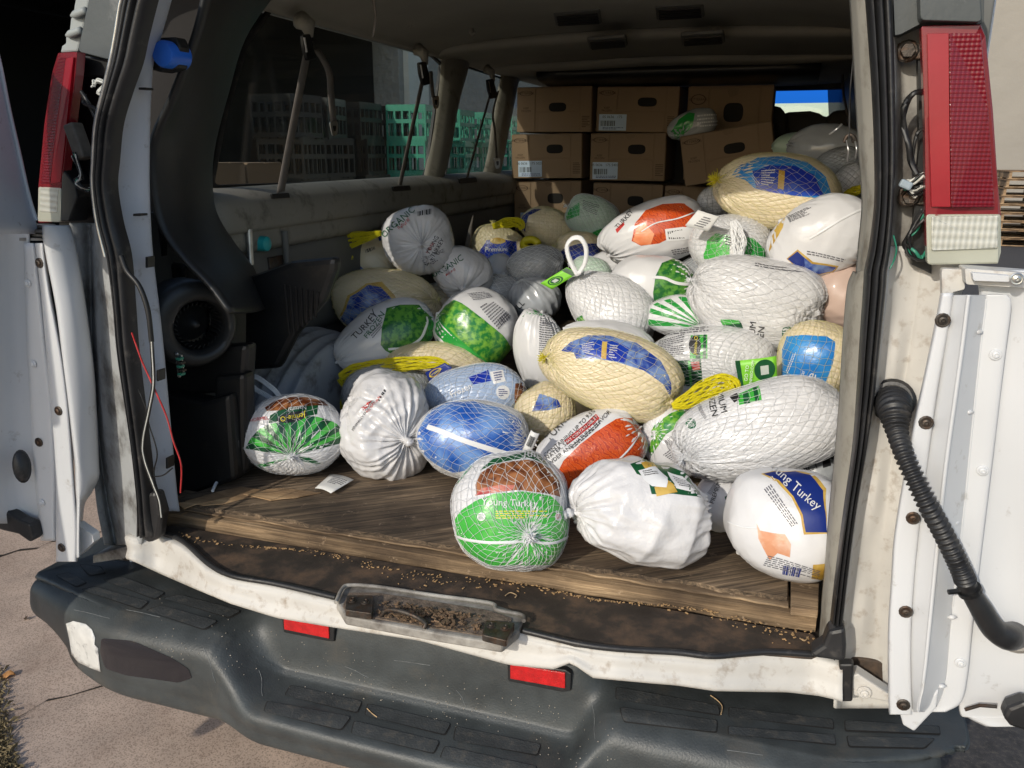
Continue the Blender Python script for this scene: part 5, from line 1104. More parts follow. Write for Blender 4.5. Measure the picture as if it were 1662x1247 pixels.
def bird(key, cx, cy, w, h, ang, y, label, kind='white', net=None, pole=None, pole2=None, prints=(), rz=None, knot=False, res=None, dens=1., film_at=None, noparts=False, cat='turkey', name='frozen_turkey', **kw):
    b = Bird(cx, cy, w, h, ang, y, rz, tilt=kw.pop('tilt', 0))
    fa = kw.pop('folda', .05); fn = kw.pop('foldn', 15)
    for k, v in kw.items(): setattr(b, k, v)
    p0 = b.hit(*pole) if pole else np.array([-1., 0, 0]); p1 = b.hit(*pole2) if pole2 else -p0
    b.poles = [(p0, fa, fn), (p1, fa*.8, fn-2)]
    big = b.size > 130; nr, nc = res or ((110, 150) if big else (72, 96) if b.size > 85 else (48, 64))
    T, Ph, S = sphere_grid(p0, nr, nc); V = b.at(S.reshape(-1, 3)); ii = np.arange((nr+1)*nc).reshape(nr+1, nc); jj = np.roll(ii, -1, 1)
    F = np.stack([ii[:-1], ii[1:], jj[1:], jj[:-1]], -1).reshape(-1, 4)
    nphi = int(round(np.clip(b.R.mean()/.105, .7, 1.4)*30*dens/2))*2; rows = int(nphi*.95)//2*2
    lo = V[V[:, 2].argmin()]; e = empty(name, (b.c[0], b.c[1], lo[2]), label, cat, 'frozen turkeys heaped in the van')
    uv = np.stack([Ph.ravel()/(2*pi)*nphi*2, np.clip((T.ravel()-.05)/(pi-.1), 0, 1)*rows], 1)
    bag = obj('bag', V, F, FILM[kind][1 if net else 0], e, True, uv=uv); b.e = e; b.bag = bag; b.p0 = p0
    if net:
        m_ = {'w': net_white, 'y': net_yellow, 'p': net_pale, 'g': net_grey}[net[0]]; netting(b, p0, m_, e, nphi, rows, .00036 if kind == 'cream' else .00042)
        tuft(b, p0, m_, e, .014)
    if knot:
        q = p0; nrm = (q/b.R)@b.E; nrm /= np.linalg.norm(nrm); base = b.at(q[None])[0]
        rr = [.006, .010, .011, .006, .009, .012, .007, .002]; pth = [base-nrm*.004, base+nrm*.002, base+nrm*.006, base+nrm*.010, base+nrm*.013, base+nrm*.016, base+nrm*.020, base+nrm*.022]
        V_, F_ = tube_vf(pth, rr, 14); V_ += RNG.normal(size=V_.shape)*.0008; obj('knot', V_, F_, FILM[kind][0], e, True)
    for q in prints: add_print(b, q)
    BIRDS[key] = b; return b
def add_print(b, q):
    t = q[0]
    if t == 'p':
        lay = q[3] if len(q) > 3 else 1; V2, F = cdt(q[2], max(3.0, b.size/38)); V = b.px2w(V2, .0006*lay); return obj('printed_panel', V, F, MATS[q[1]], b.e, True)
    if t == 's':
        pts = cr_interp(np.array(q[2], float), 26); d = np.gradient(pts, axis=0); d /= np.linalg.norm(d, axis=1)[:, None]; n_ = np.stack([-d[:, 1], d[:, 0]], 1)*q[3]/2; k = len(pts)
        V = np.vstack([b.px2w(pts-n_, .0024), b.px2w(pts, .0032), b.px2w(pts+n_, .0024)]); F = [(i, i+1, k+i+1, k+i) for i in range(k-1)]+[(k+i, k+i+1, 2*k+i+1, 2*k+i) for i in range(k-1)]
        return obj('seam', V, F, MATS[q[1]], b.e, True)
    if t == 't':
        _, s, cx, cy, size, ang, mat = q[:7]; kx = q[7] if len(q) > 7 else 1
        tv, tf = text_vf(s, size); return obj('lettering', b.px2w(rot2(tv, ang, (cx, cy), kx), .0026), tf, MATS[mat], b.e, False)
    if t == 'f': V, F = dashes(q[1], q[2], int(q[1][0][0]), th=.42); return obj('fine_print', b.px2w(V, .0022), F, MATS[q[3]], b.e, False)
    if t == 'b': V, F = bars(q[1], q[2], int(q[1][0][0])); return obj('barcode', b.px2w(V, .0022), F, MATS[q[3]], b.e, False)
def loop(b, pts, y, mat, n=7, r=.0022, nm='carry_loop'):
    parts = []
    for i in range(n):
        a = i*2*pi/n; p = cr_interp(np.array([P(x, yy, y=y) for x, yy in pts]), 36); t_ = np.linspace(0, 6*pi, 36)+a
        p = p+.0042*np.stack([np.cos(t_), np.sin(t_)*.8, np.sin(t_)], 1); parts.append(tube_vf(p, r, 5))
    V, F = join_vf(parts); return obj(nm, V, F, mat, b.e, True)
def netrope(b, pts, y, rad, mat, n=46, nm='loose_netting', r=.0011, yj=None, cross=True):
    """loose end of the net bag: a sleeve of fine crossing strands along a path; rad = half width in photo px at each point"""
    ctr = np.array([P(x, yy, y=y+(yj[i] if yj else 0)) for i, (x, yy) in enumerate(pts)]); k = (np.mean(ctr, axis=0)-CAM)@CF/FPX
    m = 30; C_ = cr_interp(ctr, m); Rr = np.interp(np.linspace(0, 1, m), np.linspace(0, 1, len(rad)), rad)*k; T = np.gradient(C_, axis=0); T /= np.linalg.norm(T, axis=1)[:, None]
    v = CAM-C_; v /= np.linalg.norm(v, axis=1)[:, None]; N = np.cross(T, v); N /= np.linalg.norm(N, axis=1)[:, None]; B = np.cross(T, N); parts = []
    for i in range(n):
        a0 = i*2*pi/n; tw = (1.3 if i % 2 else -1.3) if cross else RNG.uniform(-.5, .5); a = a0+tw*np.linspace(0, 1, m)*2+.25*np.sin(np.linspace(0, 9, m)+i)
        rr = Rr*(RNG.uniform(.75, 1.0)+.08*np.sin(np.linspace(0, 14, m)+i*2))
        parts.append(tube_vf(C_+rr[:, None]*(np.cos(a)[:, None]*N+.55*np.sin(a)[:, None]*B), r, 4))
    V, F = join_vf(parts); return obj(nm, V, F, mat, b.e, False)
def hangtag(b, quad, y, mat, texts=(), curl=.006, nm='tag', name_y=None, extra=None):
    """thin curled tag; quad tl,tr,br,bl in the photograph, y per corner"""
    ys_ = y if isinstance(y, (list, tuple)) else [y]*4; q = [P(a, c_, y=yy) for (a, c_), yy in zip(quad, ys_)]
    n = np.cross(q[1]-q[0], q[3]-q[0]); n /= np.linalg.norm(n); n = n if n@(CAM-q[0]) > 0 else -n
    def at(u, v, o=0): return (q[0]*(1-u)+q[1]*u)*(1-v)+(q[3]*(1-u)+q[2]*u)*v+n*(curl*sin(pi*u)+o)
    U = 10; V = [at(i/U, j/4) for i in range(U+1) for j in range(5)]; F = [(i*5+j, (i+1)*5+j, (i+1)*5+j+1, i*5+j+1) for i in range(U) for j in range(4)]
    tg = obj(nm, V, F, mat, b.e if b else None, True, solid=.0006)
    for (s, u0, v0, size, ang, m_, asp) in texts:
        tv, tf = text_vf(s, size); tv = rot2(tv, ang, (0, 0), 1, -1); obj('lettering', [at(u0+a*asp, v0+c_, .0014) for a, c_ in tv], tf, m_, tg, False)
    if extra: extra(at, tg)
    return tg
W, BK, G_ = 'white_seam', 'ink_black', 'ink_grey'
def fan(b, pole, arc, m1, m2, n=17):
    arc = cr_interp(np.array(arc, float), n*4+1); pole = np.array(pole, float)
    for i in range(n):
        a = arc[i*4:(i+1)*4+1]; inner = [pole+(a[-1]-pole)*.08, pole+(a[0]-pole)*.08]; add_print(b, ('p', m1 if i % 2 else m2, [tuple(x) for x in list(a)+inner], 1))

# ---- front row
b = bird('greenF', 831, 825, 186, 180, 90, 'floor', 'netted turkey standing at the plywood edge, bright green print with a roast bird picture above', 'white', 'w', (857, 868), foldn=24, folda=.02, amp=.03, exp=2.5, pear=-.06)
add_print(b, ('p', 'bright_green', [(748, 842), (757, 828), (775, 814), (803, 803), (849, 799), (889, 805), (910, 822), (922, 842), (925, 870), (915, 893), (890, 908), (850, 915), (800, 912), (768, 895), (750, 870)]))
add_print(b, ('p', 'roast_brown', [(775, 790), (782, 771), (800, 758), (830, 751), (865, 752), (893, 764), (904, 785), (906, 808), (885, 802), (845, 797), (805, 799), (776, 806)], 1))
add_print(b, ('p', 'meat_red', [(774, 806), (784, 795), (812, 790), (836, 790), (830, 798), (800, 802)], 2))
add_print(b, ('p', 'dark_green', [(780, 768), (800, 748), (830, 738), (862, 734), (886, 742), (897, 756), (880, 756), (858, 748), (828, 749), (800, 757)], 1))
add_print(b, ('p', 'plain_green', [(741, 770), (752, 760), (770, 758), (745, 795), (741, 800)], 1))
add_print(b, ('t', 'Juicy', 868, 743, 20, -8, 'ink_white')); add_print(b, ('t', 'Young Turkey', 828, 817, 15, -2, 'ink_white')); add_print(b, ('f', [(806, 828), (884, 828), (884, 842), (806, 842)], 4, 'ink_yellow'))
add_print(b, ('s', W, [(747, 866), (780, 874), (830, 878), (880, 878), (918, 870)], 4))
for x, y_ in ((785, 838), (902, 838)): add_print(b, ('p', 'ink_white', [(x+6*cos(a), y_+6.5*sin(a)) for a in np.linspace(0, 2*pi, 14, endpoint=False)], 2)); add_print(b, ('f', [(x-4, y_-4), (x+4, y_-4), (x+4, y_+4), (x-4, y_+4)], 4, 'ink_red' if x > 850 else 'ink_green'))
tuft(b, b.p0, net_white, b.e, .022, 50)

b = bird('frontL', 475, 708, 156, 128, 4, 'floor', 'netted turkey with a fan of green stripes and a loop handle, leftmost on the plywood', 'white', 'w', (473, 742), foldn=22, folda=.02, amp=.03, dens=.85)
fan(b, (473, 742), [(402, 728), (410, 712), (424, 697), (440, 689), (458, 686), (478, 682), (500, 678), (520, 682), (538, 690), (546, 702), (548, 716)], 'bright_green', 'dark_green', 17)
add_print(b, ('p', 'roast_brown', [(433, 664), (448, 655), (470, 649), (498, 650), (520, 657), (529, 664), (505, 664), (478, 664), (455, 669), (436, 669)], 2))
add_print(b, ('p', 'dark_green', [(438, 688), (441, 676), (455, 668), (480, 664), (513, 663), (512, 676), (480, 680), (456, 684)], 1))
add_print(b, ('p', 'ink_black', [(474+24*cos(a), 679+7.5*sin(a)-.15*24*cos(a)) for a in np.linspace(0, 2*pi, 20, endpoint=False)], 2)); add_print(b, ('t', 'Jennie-O', 475, 679, 11, 188, 'ink_yellow'))
add_print(b, ('t', 'HORMEL', 425, 682, 7, 8, 'ink_red')); add_print(b, ('t', 'Natural', 482, 667, 9, 186, 'ink_white'))
add_print(b, ('p', 'dark_green', [(484, 741), (500, 741), (520, 749), (512, 751), (490, 748)], 1)); add_print(b, ('p', 'plain_green', [(404, 760), (470, 743), (470, 747), (415, 764)], 1))
loop(b, [(448, 652), (432, 642), (415, 632), (405, 620), (407, 612), (418, 613), (434, 624), (449, 637), (456, 650)], .40, net_white, 8, .0016)

bird('whitecr', 626, 689, 152, 166, 0, 'floor', 'crumpled plain white bagged turkey with its gathered knot facing right, beside the striped one', 'crumpled', None, (662, 716), pole2=(560, 640), knot=True, foldn=17, folda=.085, foldw=1.0, amp=.055, exp=2.4, crease=.05,
    prints=[('b', [(611, 643), (625, 626), (628, 629), (614, 646)], 9, BK), ('p', 'ink_red', [(585, 660), (600, 643), (598, 652), (588, 664)], 1), ('t', 'ALL NATURAL', 604, 652, 6, 52, 'ink_red'), ('t', 'MINIMALLY PROCESSED', 588, 672, 6, 60, BK)])
b = bird('blue', 772, 716, 182, 124, -8, 'floor', 'bright blue netted turkey with a white stripe across it, behind the green one', 'white', 'w', (862, 720), foldn=20, folda=.03)
add_print(b, ('p', 'frost_blue', [(683, 712), (688, 690), (702, 668), (730, 657), (770, 656), (805, 665), (835, 682), (855, 705), (858, 722), (840, 735), (805, 745), (770, 760), (735, 768), (706, 752), (688, 735)]))
add_print(b, ('s', W, [(700, 694), (722, 702), (750, 714), (790, 727), (822, 736)], 8)); 
hangtag(b, [(862, 698), (876, 704), (862, 736), (848, 730)], .36, paper, extra=lambda at, tg: obj('barcode', [at(a, c_, .0014) for a, c_ in bars([(.2, .2), (.8, .2), (.8, .7), (.2, .7)], 12)[0]], bars([(.2, .2), (.8, .2), (.8, .7), (.2, .7)], 12)[1], ink_black, tg, False))
b = bird('orange', 955, 732, 188, 118, 24, .50, 'glossy turkey with orange print and white lettered panel, below the large cream one', 'white', None, (1048, 690), folda=.04, amp=.035)
add_print(b, ('p', 'orange_art', [(905, 770), (915, 748), (940, 722), (968, 700), (1000, 682), (1030, 678), (1048, 690), (1054, 712), (1052, 740), (1040, 752), (1000, 765), (960, 788), (930, 797), (910, 790)]))
add_print(b, ('t', 'CONTAINING UP TO 9.5%', 926, 704, 9, 42, BK)); add_print(b, ('t', 'WATER, SEA SALT, SUGAR', 928, 712, 9, 40, BK)); add_print(b, ('t', 'POWDER AND NATURAL FLAVOR', 937, 716, 9, 40, BK))
add_print(b, ('t', 'TURKEY', 908, 690, 17, 48, BK))
add_print(b, ('p', 'ink_red', [(915, 715), (968, 674), (974, 680), (920, 722)], 2)); add_print(b, ('t', 'MAY CONTAIN GIBLETS', 945, 698, 6.5, 38, 'ink_white'))
add_print(b, ('s', W, [(925, 792), (962, 770), (1000, 745), (1030, 712), (1046, 690)], 2.2)); add_print(b, ('f', [(925, 724), (972, 684), (976, 689), (930, 729)], 2, BK))
b = bird('wbag', 1038, 830, 232, 158, -14, 'floor', 'large crumpled shiny white bag at the plywood edge, knotted at its left end', 'crumpled', None, (926, 834), knot=True, folda=.08, foldn=13, foldw=.8, amp=.06, mid=.012, crease=.045,
    prints=[('p', 'dark_green', [(1024, 757), (1044, 749), (1082, 758), (1112, 778), (1138, 806), (1128, 812), (1090, 804), (1058, 802), (1052, 780), (1034, 772)], 1), ('p', 'gold', [(1062, 792), (1080, 782), (1090, 790), (1096, 802), (1066, 806)], 2), ('p', 'gold', [(1040, 756), (1060, 754), (1066, 764), (1050, 770)], 2), ('p', 'ink_white', [(1082, 768), (1104, 778), (1124, 800), (1112, 803), (1094, 796)], 2),
            ('p', 'white_seam', [(1036, 768), (1062, 762), (1082, 778), (1080, 794), (1058, 790), (1044, 780)], 3), ('f', [(1042, 768), (1062, 766), (1068, 774), (1046, 776)], 3, BK), ('f', [(1090, 774), (1110, 786), (1122, 800), (1098, 794)], 5, G_)])
b = bird('YT', 1276, 852, 192, 172, -12, 'floor', 'smooth white turkey, blue band lettered Young Turkey, right end of the plywood', 'white', None, (1360, 800), folda=.02, amp=.02, exp=2.3, rz=160)
add_print(b, ('p', 'gold', [(1240, 776), (1256, 769), (1290, 768), (1316, 776), (1336, 800), (1340, 866), (1305, 868), (1300, 838), (1285, 808), (1262, 786)], 1)); add_print(b, ('p', 'navy_print', [(1243, 776), (1258, 770), (1290, 770), (1312, 778), (1332, 802), (1340, 864), (1308, 864), (1303, 836), (1288, 806), (1265, 783)], 2))
add_print(b, ('t', 'Young Turkey', 1287, 790, 19, -42, 'ink_white')); add_print(b, ('f', [(1256, 778), (1286, 812), (1282, 816), (1252, 782)], 2, 'ink_white'))
add_print(b, ('f', [(1254, 790), (1296, 850), (1284, 856), (1242, 798)], 4, G_)); add_print(b, ('p', 'skin_patch', [(1227, 850), (1232, 862), (1252, 866), (1274, 868), (1284, 884), (1282, 904), (1262, 898), (1250, 908), (1238, 890), (1230, 876)], 1))
add_print(b, ('f', [(1248, 900), (1330, 920), (1326, 934), (1240, 916)], 6, G_)); add_print(b, ('b', [(1272, 915), (1300, 918), (1296, 932), (1270, 928)], 14, 'ink_blue')); add_print(b, ('p', 'gold', [(1318, 912), (1340, 910), (1338, 936), (1316, 934)], 1))
add_print(b, ('s', W, [(1182, 848), (1205, 856), (1228, 858)], 2.5))
bird('g13', 1172, 815, 96, 92, 70, .40, 'shaded white turkey squeezed between the crumpled bag and the smooth one', 'white', None, (1190, 770), prints=[('t', 'PREMIUM', 1162, 798, 10, 70, BK), ('p', 'dark_green', [(1176, 806), (1190, 800), (1194, 812), (1180, 818)], 1), ('f', [(1148, 800), (1160, 782), (1166, 786), (1154, 804)], 4, G_)])
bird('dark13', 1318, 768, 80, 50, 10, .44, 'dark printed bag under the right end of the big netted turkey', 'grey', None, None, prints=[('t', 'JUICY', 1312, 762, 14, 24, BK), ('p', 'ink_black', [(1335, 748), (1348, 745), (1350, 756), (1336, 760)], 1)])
# ---- second row
b = bird('green14', 1093, 716, 92, 118, 20, .58, 'leafy green topped turkey between the orange one and the big netted white one', 'white', None, (1060, 700), prints=[('p', 'leaf_green', [(1056, 700), (1062, 688), (1090, 672), (1125, 660), (1134, 672), (1110, 690), (1080, 705), (1058, 740), (1052, 730)], 1), ('f', [(1078, 716), (1110, 692), (1118, 706), (1086, 732)], 8, G_), ('f', [(1076, 738), (1104, 716), (1120, 740), (1096, 752)], 7, G_)])
b = bird('wn2', 1226, 700, 274, 148, 13, .42, 'largest white netted turkey lettered Premium Frozen, just above the smooth white one', 'white', 'w', (1113, 745), foldn=26, folda=.05, foldw=.8, amp=.03, exp=2.5,
    prints=[('p', 'bright_green', [(1198, 640), (1232, 628), (1236, 652), (1200, 658)], 1), ('p', 'dark_green', [(1206, 640), (1214, 637), (1218, 656), (1208, 657)], 2), ('p', 'dark_green', [(1222, 632), (1228, 630), (1232, 652), (1226, 654)], 2), ('p', 'ink_black', [(1184, 644), (1196, 638), (1202, 648), (1192, 654)], 2), ('t', 'MIUM', 1171, 652, 15, -76, BK), ('t', 'OZEN', 1156, 656, 15, -76, BK), ('f', [(1134, 650), (1148, 676), (1144, 680), (1130, 656)], 4, G_),
            ('p', 'ink_green', [(1122+8*cos(a), 686+9*sin(a)) for a in np.linspace(0, 2*pi, 14, endpoint=False)], 1), ('f', [(1117, 680), (1127, 680), (1127, 692), (1117, 692)], 4, 'ink_white')])
b = bird('cream', 992, 604, 226, 128, -20, .60, 'large cream turkey with a blue printed side in yellow netting, centre of the heap', 'cream', 'p', (885, 582), pole2=(1090, 652), foldn=22, folda=.03, amp=.025, mid=.006)
add_print(b, ('p', 'blue_cloud', [(908, 568), (925, 554), (955, 544), (990, 546), (1030, 560), (1062, 590), (1080, 622), (1084, 642), (1068, 622), (1040, 602), (1000, 588), (965, 582), (935, 582), (930, 572)]))
add_print(b, ('p', 'royal_blue', [(940, 560), (965, 552), (1000, 556), (1020, 568), (1012, 590), (985, 584), (950, 576)], 2)); add_print(b, ('f', [(944, 558), (966, 554), (964, 578), (946, 572)], 6, 'ink_white')); add_print(b, ('p', 'gold', [(978, 556), (986, 556), (984, 584), (976, 582)], 3)); add_print(b, ('f', [(990, 560), (1002, 562), (1000, 584), (988, 582)], 6, 'ink_white'))
tuft(b, b.p0, net_yellow, b.e, .02, 40); tuft(b, b.hit(1088, 652), net_yellow, b.e, .02, 40)
netrope(b, [(1092, 660), (1110, 652), (1140, 636), (1170, 622), (1190, 626), (1196, 636)], .50, [5, 12, 16, 16, 12, 4], net_yellow, 64, r=.0010)
bird('cream8', 884, 668, 100, 82, 25, .66, 'small cream turkey with a blue mark under the left of the large cream one', 'cream', 'p', (845, 700), prints=[('p', 'paleblue_print' if 'paleblue_print' in MATS else 'blue_cloud', [(864, 668), (876, 640), (906, 648), (912, 660), (890, 666)], 1)])
b = bird('bluegrey', 770, 640, 165, 92, 6, .66, 'pale blue-grey netted turkey with white script, behind the bright blue one', 'paleblue', 'w', (706, 668), prints=[('p', 'ink_white', [(795, 605), (815, 603), (820, 620), (802, 624)], 1), ('p', 'royal_blue', [(760, 612), (792, 602), (798, 618), (768, 624)], 1), ('t', 'Frozen', 748, 634, 14, 25, 'ink_white'), ('f', [(800, 606), (812, 605), (816, 618), (804, 620)], 4, 'ink_blue'), ('p', 'ink_white', [(816+11*cos(a), 637+11*sin(a)) for a in np.linspace(0, 2*pi, 16, endpoint=False)], 1), ('f', [(809, 631), (823, 631), (823, 643), (809, 643)], 4, 'ink_blue'), ('p', 'roast_brown', [(834, 624), (846, 622), (862, 636), (858, 660), (836, 664)], 1)])
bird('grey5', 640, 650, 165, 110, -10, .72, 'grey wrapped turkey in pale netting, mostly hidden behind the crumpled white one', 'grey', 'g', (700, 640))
b = bird('prem', 712, 606, 165, 100, -8, .84, 'cream turkey in yellow netting with a blue hanging label, below the green-sided one', 'cream', 'p', (640, 600), amp=.03)
hangtag(b, [(690, 605), (722, 589), (734, 597), (704, 634)], .66, navy, curl=.003, extra=lambda at, tg: (obj('gold_oval', [at(.42+.30*cos(a), .28+.22*sin(a), .0014) for a in np.linspace(0, 2*pi, 24, endpoint=False)], [tuple(range(24))], ink_gold, tg, False), obj('oval_centre', [at(.42+.24*cos(a), .28+.16*sin(a), .002) for a in np.linspace(0, 2*pi, 24, endpoint=False)], [tuple(range(24))], ink_blue, tg, False)))
add_print(b, ('t', 'Premium', 714, 616, 10, 44, 'ink_white')) if False else None
tv, tf = text_vf('Premium', 10.5); obj('lettering', [P(a, c_, y=.645) for a, c_ in rot2(tv, 40, (716, 614))], tf, ink_white, b.e, False)
tv, tf = text_vf('BUTTERBALL', 4.2); obj('lettering', [P(a, c_, y=.645) for a, c_ in rot2(tv, 36, (707, 605))], tf, ink_yellow, b.e, False)
netrope(b, [(552, 612), (575, 602), (615, 596), (660, 590), (705, 588), (728, 594)], .70, [6, 12, 13, 12, 9, 3], net_yellow, 54, r=.0010)
netrope(b, [(556, 612), (566, 632), (560, 655), (556, 665)], .74, [10, 10, 8, 4], net_yellow, 40, r=.0014)
# ---- third row
b = bird('greenL', 626, 548, 168, 96, 26, .86, 'turkey with leafy green right end, on the left above the yellow net', 'white', None, (548, 588), pear=.12, prints=[('p', 'leaf_dark', [(618, 560), (620, 530), (628, 502), (650, 498), (680, 498), (700, 515), (702, 545), (690, 568), (670, 584), (645, 578), (625, 568)], 1), ('p', 'plain_green', [(680, 500), (702, 515), (704, 550), (690, 576), (670, 582), (665, 568), (688, 548), (693, 520)], 1), ('s', W, [(630, 566), (655, 562), (678, 548), (690, 526), (692, 515)], 3.5), ('t', 'FROZEN', 608, 528, 13, 54, 'ink_green'), ('t', 'TURKEY', 592, 528, 15, 48, BK), ('f', [(600, 540), (620, 520), (622, 530), (606, 550)], 3, G_)])
b = bird('greenmid', 773, 534, 128, 134, -40, .98, 'round turkey with a broad leafy green band and white seam, centre left', 'white', None, (712, 512), amp=.025, foldn=18, folda=.02, prints=[('p', 'plain_green', [(708, 525), (713, 512), (740, 540), (785, 574), (810, 592), (826, 578), (824, 590), (800, 602), (770, 598), (735, 580), (712, 550)], 1), ('p', 'leaf_green', [(712, 516), (722, 498), (740, 490), (752, 496), (785, 520), (815, 545), (829, 564), (822, 584), (806, 596), (782, 574), (742, 545)], 2), ('s', W, [(708, 538), (722, 555), (745, 576), (775, 594), (808, 599)], 4), ('f', [(778, 500), (796, 488), (826, 516), (808, 536)], 10, G_), ('f', [(760, 478), (790, 474), (800, 484), (770, 492)], 5, G_), ('b', [(805, 520), (818, 508), (826, 518), (812, 530)], 12, G_)])
bird('white23', 876, 574, 82, 142, 8, .92, 'upright white turkey with fine print and green cap, left of the large cream one', 'white', None, (880, 505), folda=.09, foldn=14, foldw=.9, pear=0, prints=[('p', 'plain_green', [(846, 520), (860, 508), (885, 502), (910, 510), (910, 518), (880, 513), (858, 518)], 1), ('f', [(876, 520), (912, 524), (908, 580), (874, 575)], 17, G_), ('b', [(880, 514), (905, 518), (904, 532), (880, 530)], 14, G_)])
bird('white22', 985, 562, 160, 84, -12, .86, 'plain white turkey showing just above the large cream one', 'white', None, (1060, 590), amp=.02)
b = bird('wtear', 985, 500, 152, 112, -38, 1.0, 'plain white netted turkey narrowing to a looped handle with a green swing tag', 'white', 'w', (930, 442), pear=.36, foldn=24, folda=.03, amp=.02, prints=[('p', 'leaf_green', [(918, 534), (935, 520), (944, 514), (950, 522), (954, 530), (930, 538)], 1)])
loop(b, [(937, 446), (926, 425), (920, 402), (928, 388), (942, 387), (951, 402), (950, 425), (940, 444)], .93, net_white, 9, .0028)
def tagart(at, tg):
    obj('dark_band', [at(u, v, .0013) for u, v in ((.80, .02), (.98, .02), (.98, .98), (.80, .98))], [(0, 1, 2, 3)], MATS['dark_green'], tg, False)
    obj('dark_disc', [at(.36+.24*cos(a), .5+.38*sin(a), .0014) for a in np.linspace(0, 2*pi, 24, endpoint=False)], [tuple(range(24))], MATS['dark_green'], tg, False)
    obj('light_ring', [at(.36+.19*cos(a), .5+.30*sin(a), .0018) for a in np.linspace(0, 2*pi, 24, endpoint=False)]+[at(.36+.16*cos(a), .5+.26*sin(a), .0018) for a in np.linspace(0, 2*pi, 24, endpoint=False)], [(k, (k+1) % 24, 24+(k+1) % 24, 24+k) for k in range(24)], lime_tag, tg, False)
    obj('light_square', [at(.36+a, .5+c_, .002) for a, c_ in ((-.08, -.14), (.08, -.14), (.08, .14), (-.08, .14))], [(0, 1, 2, 3)], M('tag_grey', (.5, .55, .5), .5, bump=0), tg, False)
hangtag(b, [(877, 460), (920, 434), (939, 443), (896, 470)], .93, lime_tag, extra=tagart, curl=.003)
b = bird('green19', 1100, 515, 104, 66, -6, .98, 'small netted turkey with green stripes, wedged between three white ones', 'white', 'w', (1142, 530), dens=.8)
fan(b, (1140, 530), [(1056, 540), (1054, 520), (1056, 502), (1064, 492), (1082, 486), (1104, 484), (1126, 490), (1142, 500)], 'plain_green', 'white_seam', 13)
b = bird('white21', 1060, 459, 140, 88, -6, 1.08, 'white turkey with a leafy green right end, behind the looped handle', 'white', None, (1130, 462), amp=.03, pear=.04, prints=[('p', 'leaf_dark', [(1062, 500), (1060, 475), (1064, 448), (1074, 428), (1092, 420), (1112, 420), (1124, 434), (1130, 458), (1126, 486), (1112, 498), (1085, 503)], 1), ('s', W, [(1058, 450), (1078, 452), (1098, 460), (1122, 462)], 4.5)])
b = bird('wn3', 1152, 586, 202, 112, 3, .84, 'white netted turkey with an oval badge and a bright green square tag', 'white', 'w', (1206, 618), foldn=22, folda=.03, amp=.025)
add_print(b, ('p', 'bright_green', [(1122, 545), (1148, 545), (1148, 582), (1118, 582)], 1)); add_print(b, ('p', 'dark_green', [(1130, 545), (1136, 545), (1136, 582), (1128, 582)], 2)); add_print(b, ('p', 'dark_green', [(1142, 545), (1146, 545), (1146, 582), (1140, 582)], 2))
add_print(b, ('p', 'ink_black', [(1128+10*cos(a), 561+15*sin(a)) for a in np.linspace(0, 2*pi, 18, endpoint=False)], 3)); add_print(b, ('t', 'Jennie-O', 1129, 561, 8, 82, 'ink_yellow'))
add_print(b, ('p', 'dark_green', [(1092, 586), (1137, 583), (1140, 628), (1108, 630), (1096, 612)], 1)); add_print(b, ('p', 'bright_green', [(1115, 586), (1119, 586), (1123, 630), (1119, 630)], 2)); add_print(b, ('p', 'meat_red', [(1120, 588), (1134, 587), (1136, 600), (1124, 602)], 3))
add_print(b, ('f', [(1072, 552), (1112, 542), (1108, 582), (1064, 584)], 12, G_)); add_print(b, ('f', [(1075, 536), (1150, 530), (1150, 540), (1078, 546)], 3, G_)); add_print(b, ('f', [(1070, 590), (1088, 588), (1094, 610), (1080, 606)], 5, G_))
def tagart2(at, tg):
    obj('dark_band', [at(u, v, .0013) for u, v in ((0, 0), (.12, 0), (.12, 1), (0, 1))], [(0, 1, 2, 3)], MATS['dark_green'], tg, False)
    obj('dark_disc', [at(.70+.26*cos(a), .46+.40*sin(a), .0014) for a in np.linspace(0, 2*pi, 24, endpoint=False)], [tuple(range(24))], MATS['dark_green'], tg, False)
    obj('light_square', [at(.70+a, .46+c_, .002) for a, c_ in ((-.10, -.17), (.10, -.17), (.10, .17), (-.10, .17))], [(0, 1, 2, 3)], MATS['tag_grey'], tg, False)
hangtag(b, [(1193, 586), (1260, 578), (1262, 620), (1200, 630)], .66, lime_tag, curl=.004, extra=tagart2)
for s_, x_, y__, sz, in (('GO TO', 1212, 606, 8), ('JENNIEO.COM', 1220, 606, 6.5)):
    tv, tf = text_vf(s_, sz); obj('lettering', [P(a, c_, y=.645) for a, c_ in rot2(tv, 84, (x_, y__))], tf, ink_white, b.e, False)
b = bird('pr', 1326, 586, 124, 122, 70, .76, 'turkey with a royal blue and yellow wrap in pale netting, against the right pillar', 'cream', 'p', (1362, 640), amp=.02, prints=[('p', 'sky_blue', [(1268, 600), (1270, 568), (1280, 548), (1310, 546), (1342, 546), (1354, 556), (1352, 590), (1338, 632), (1310, 638), (1286, 632), (1272, 622)], 1), ('t', 'Pre', 1312, 620, 24, 62, 'ink_white'), ('t', 'all natural', 1296, 618, 9, 62, 'ink_white'), ('f', [(1276, 600), (1290, 570), (1294, 574), (1280, 606)], 2, 'ink_white')])
V, F = tube_vf([P(1334+16*cos(a), 641+8*sin(a), y=.60) for a in np.linspace(0, 2*pi, 20)], .0055, 8); obj('net_ring', V, F, net_yellow, b.e, True)
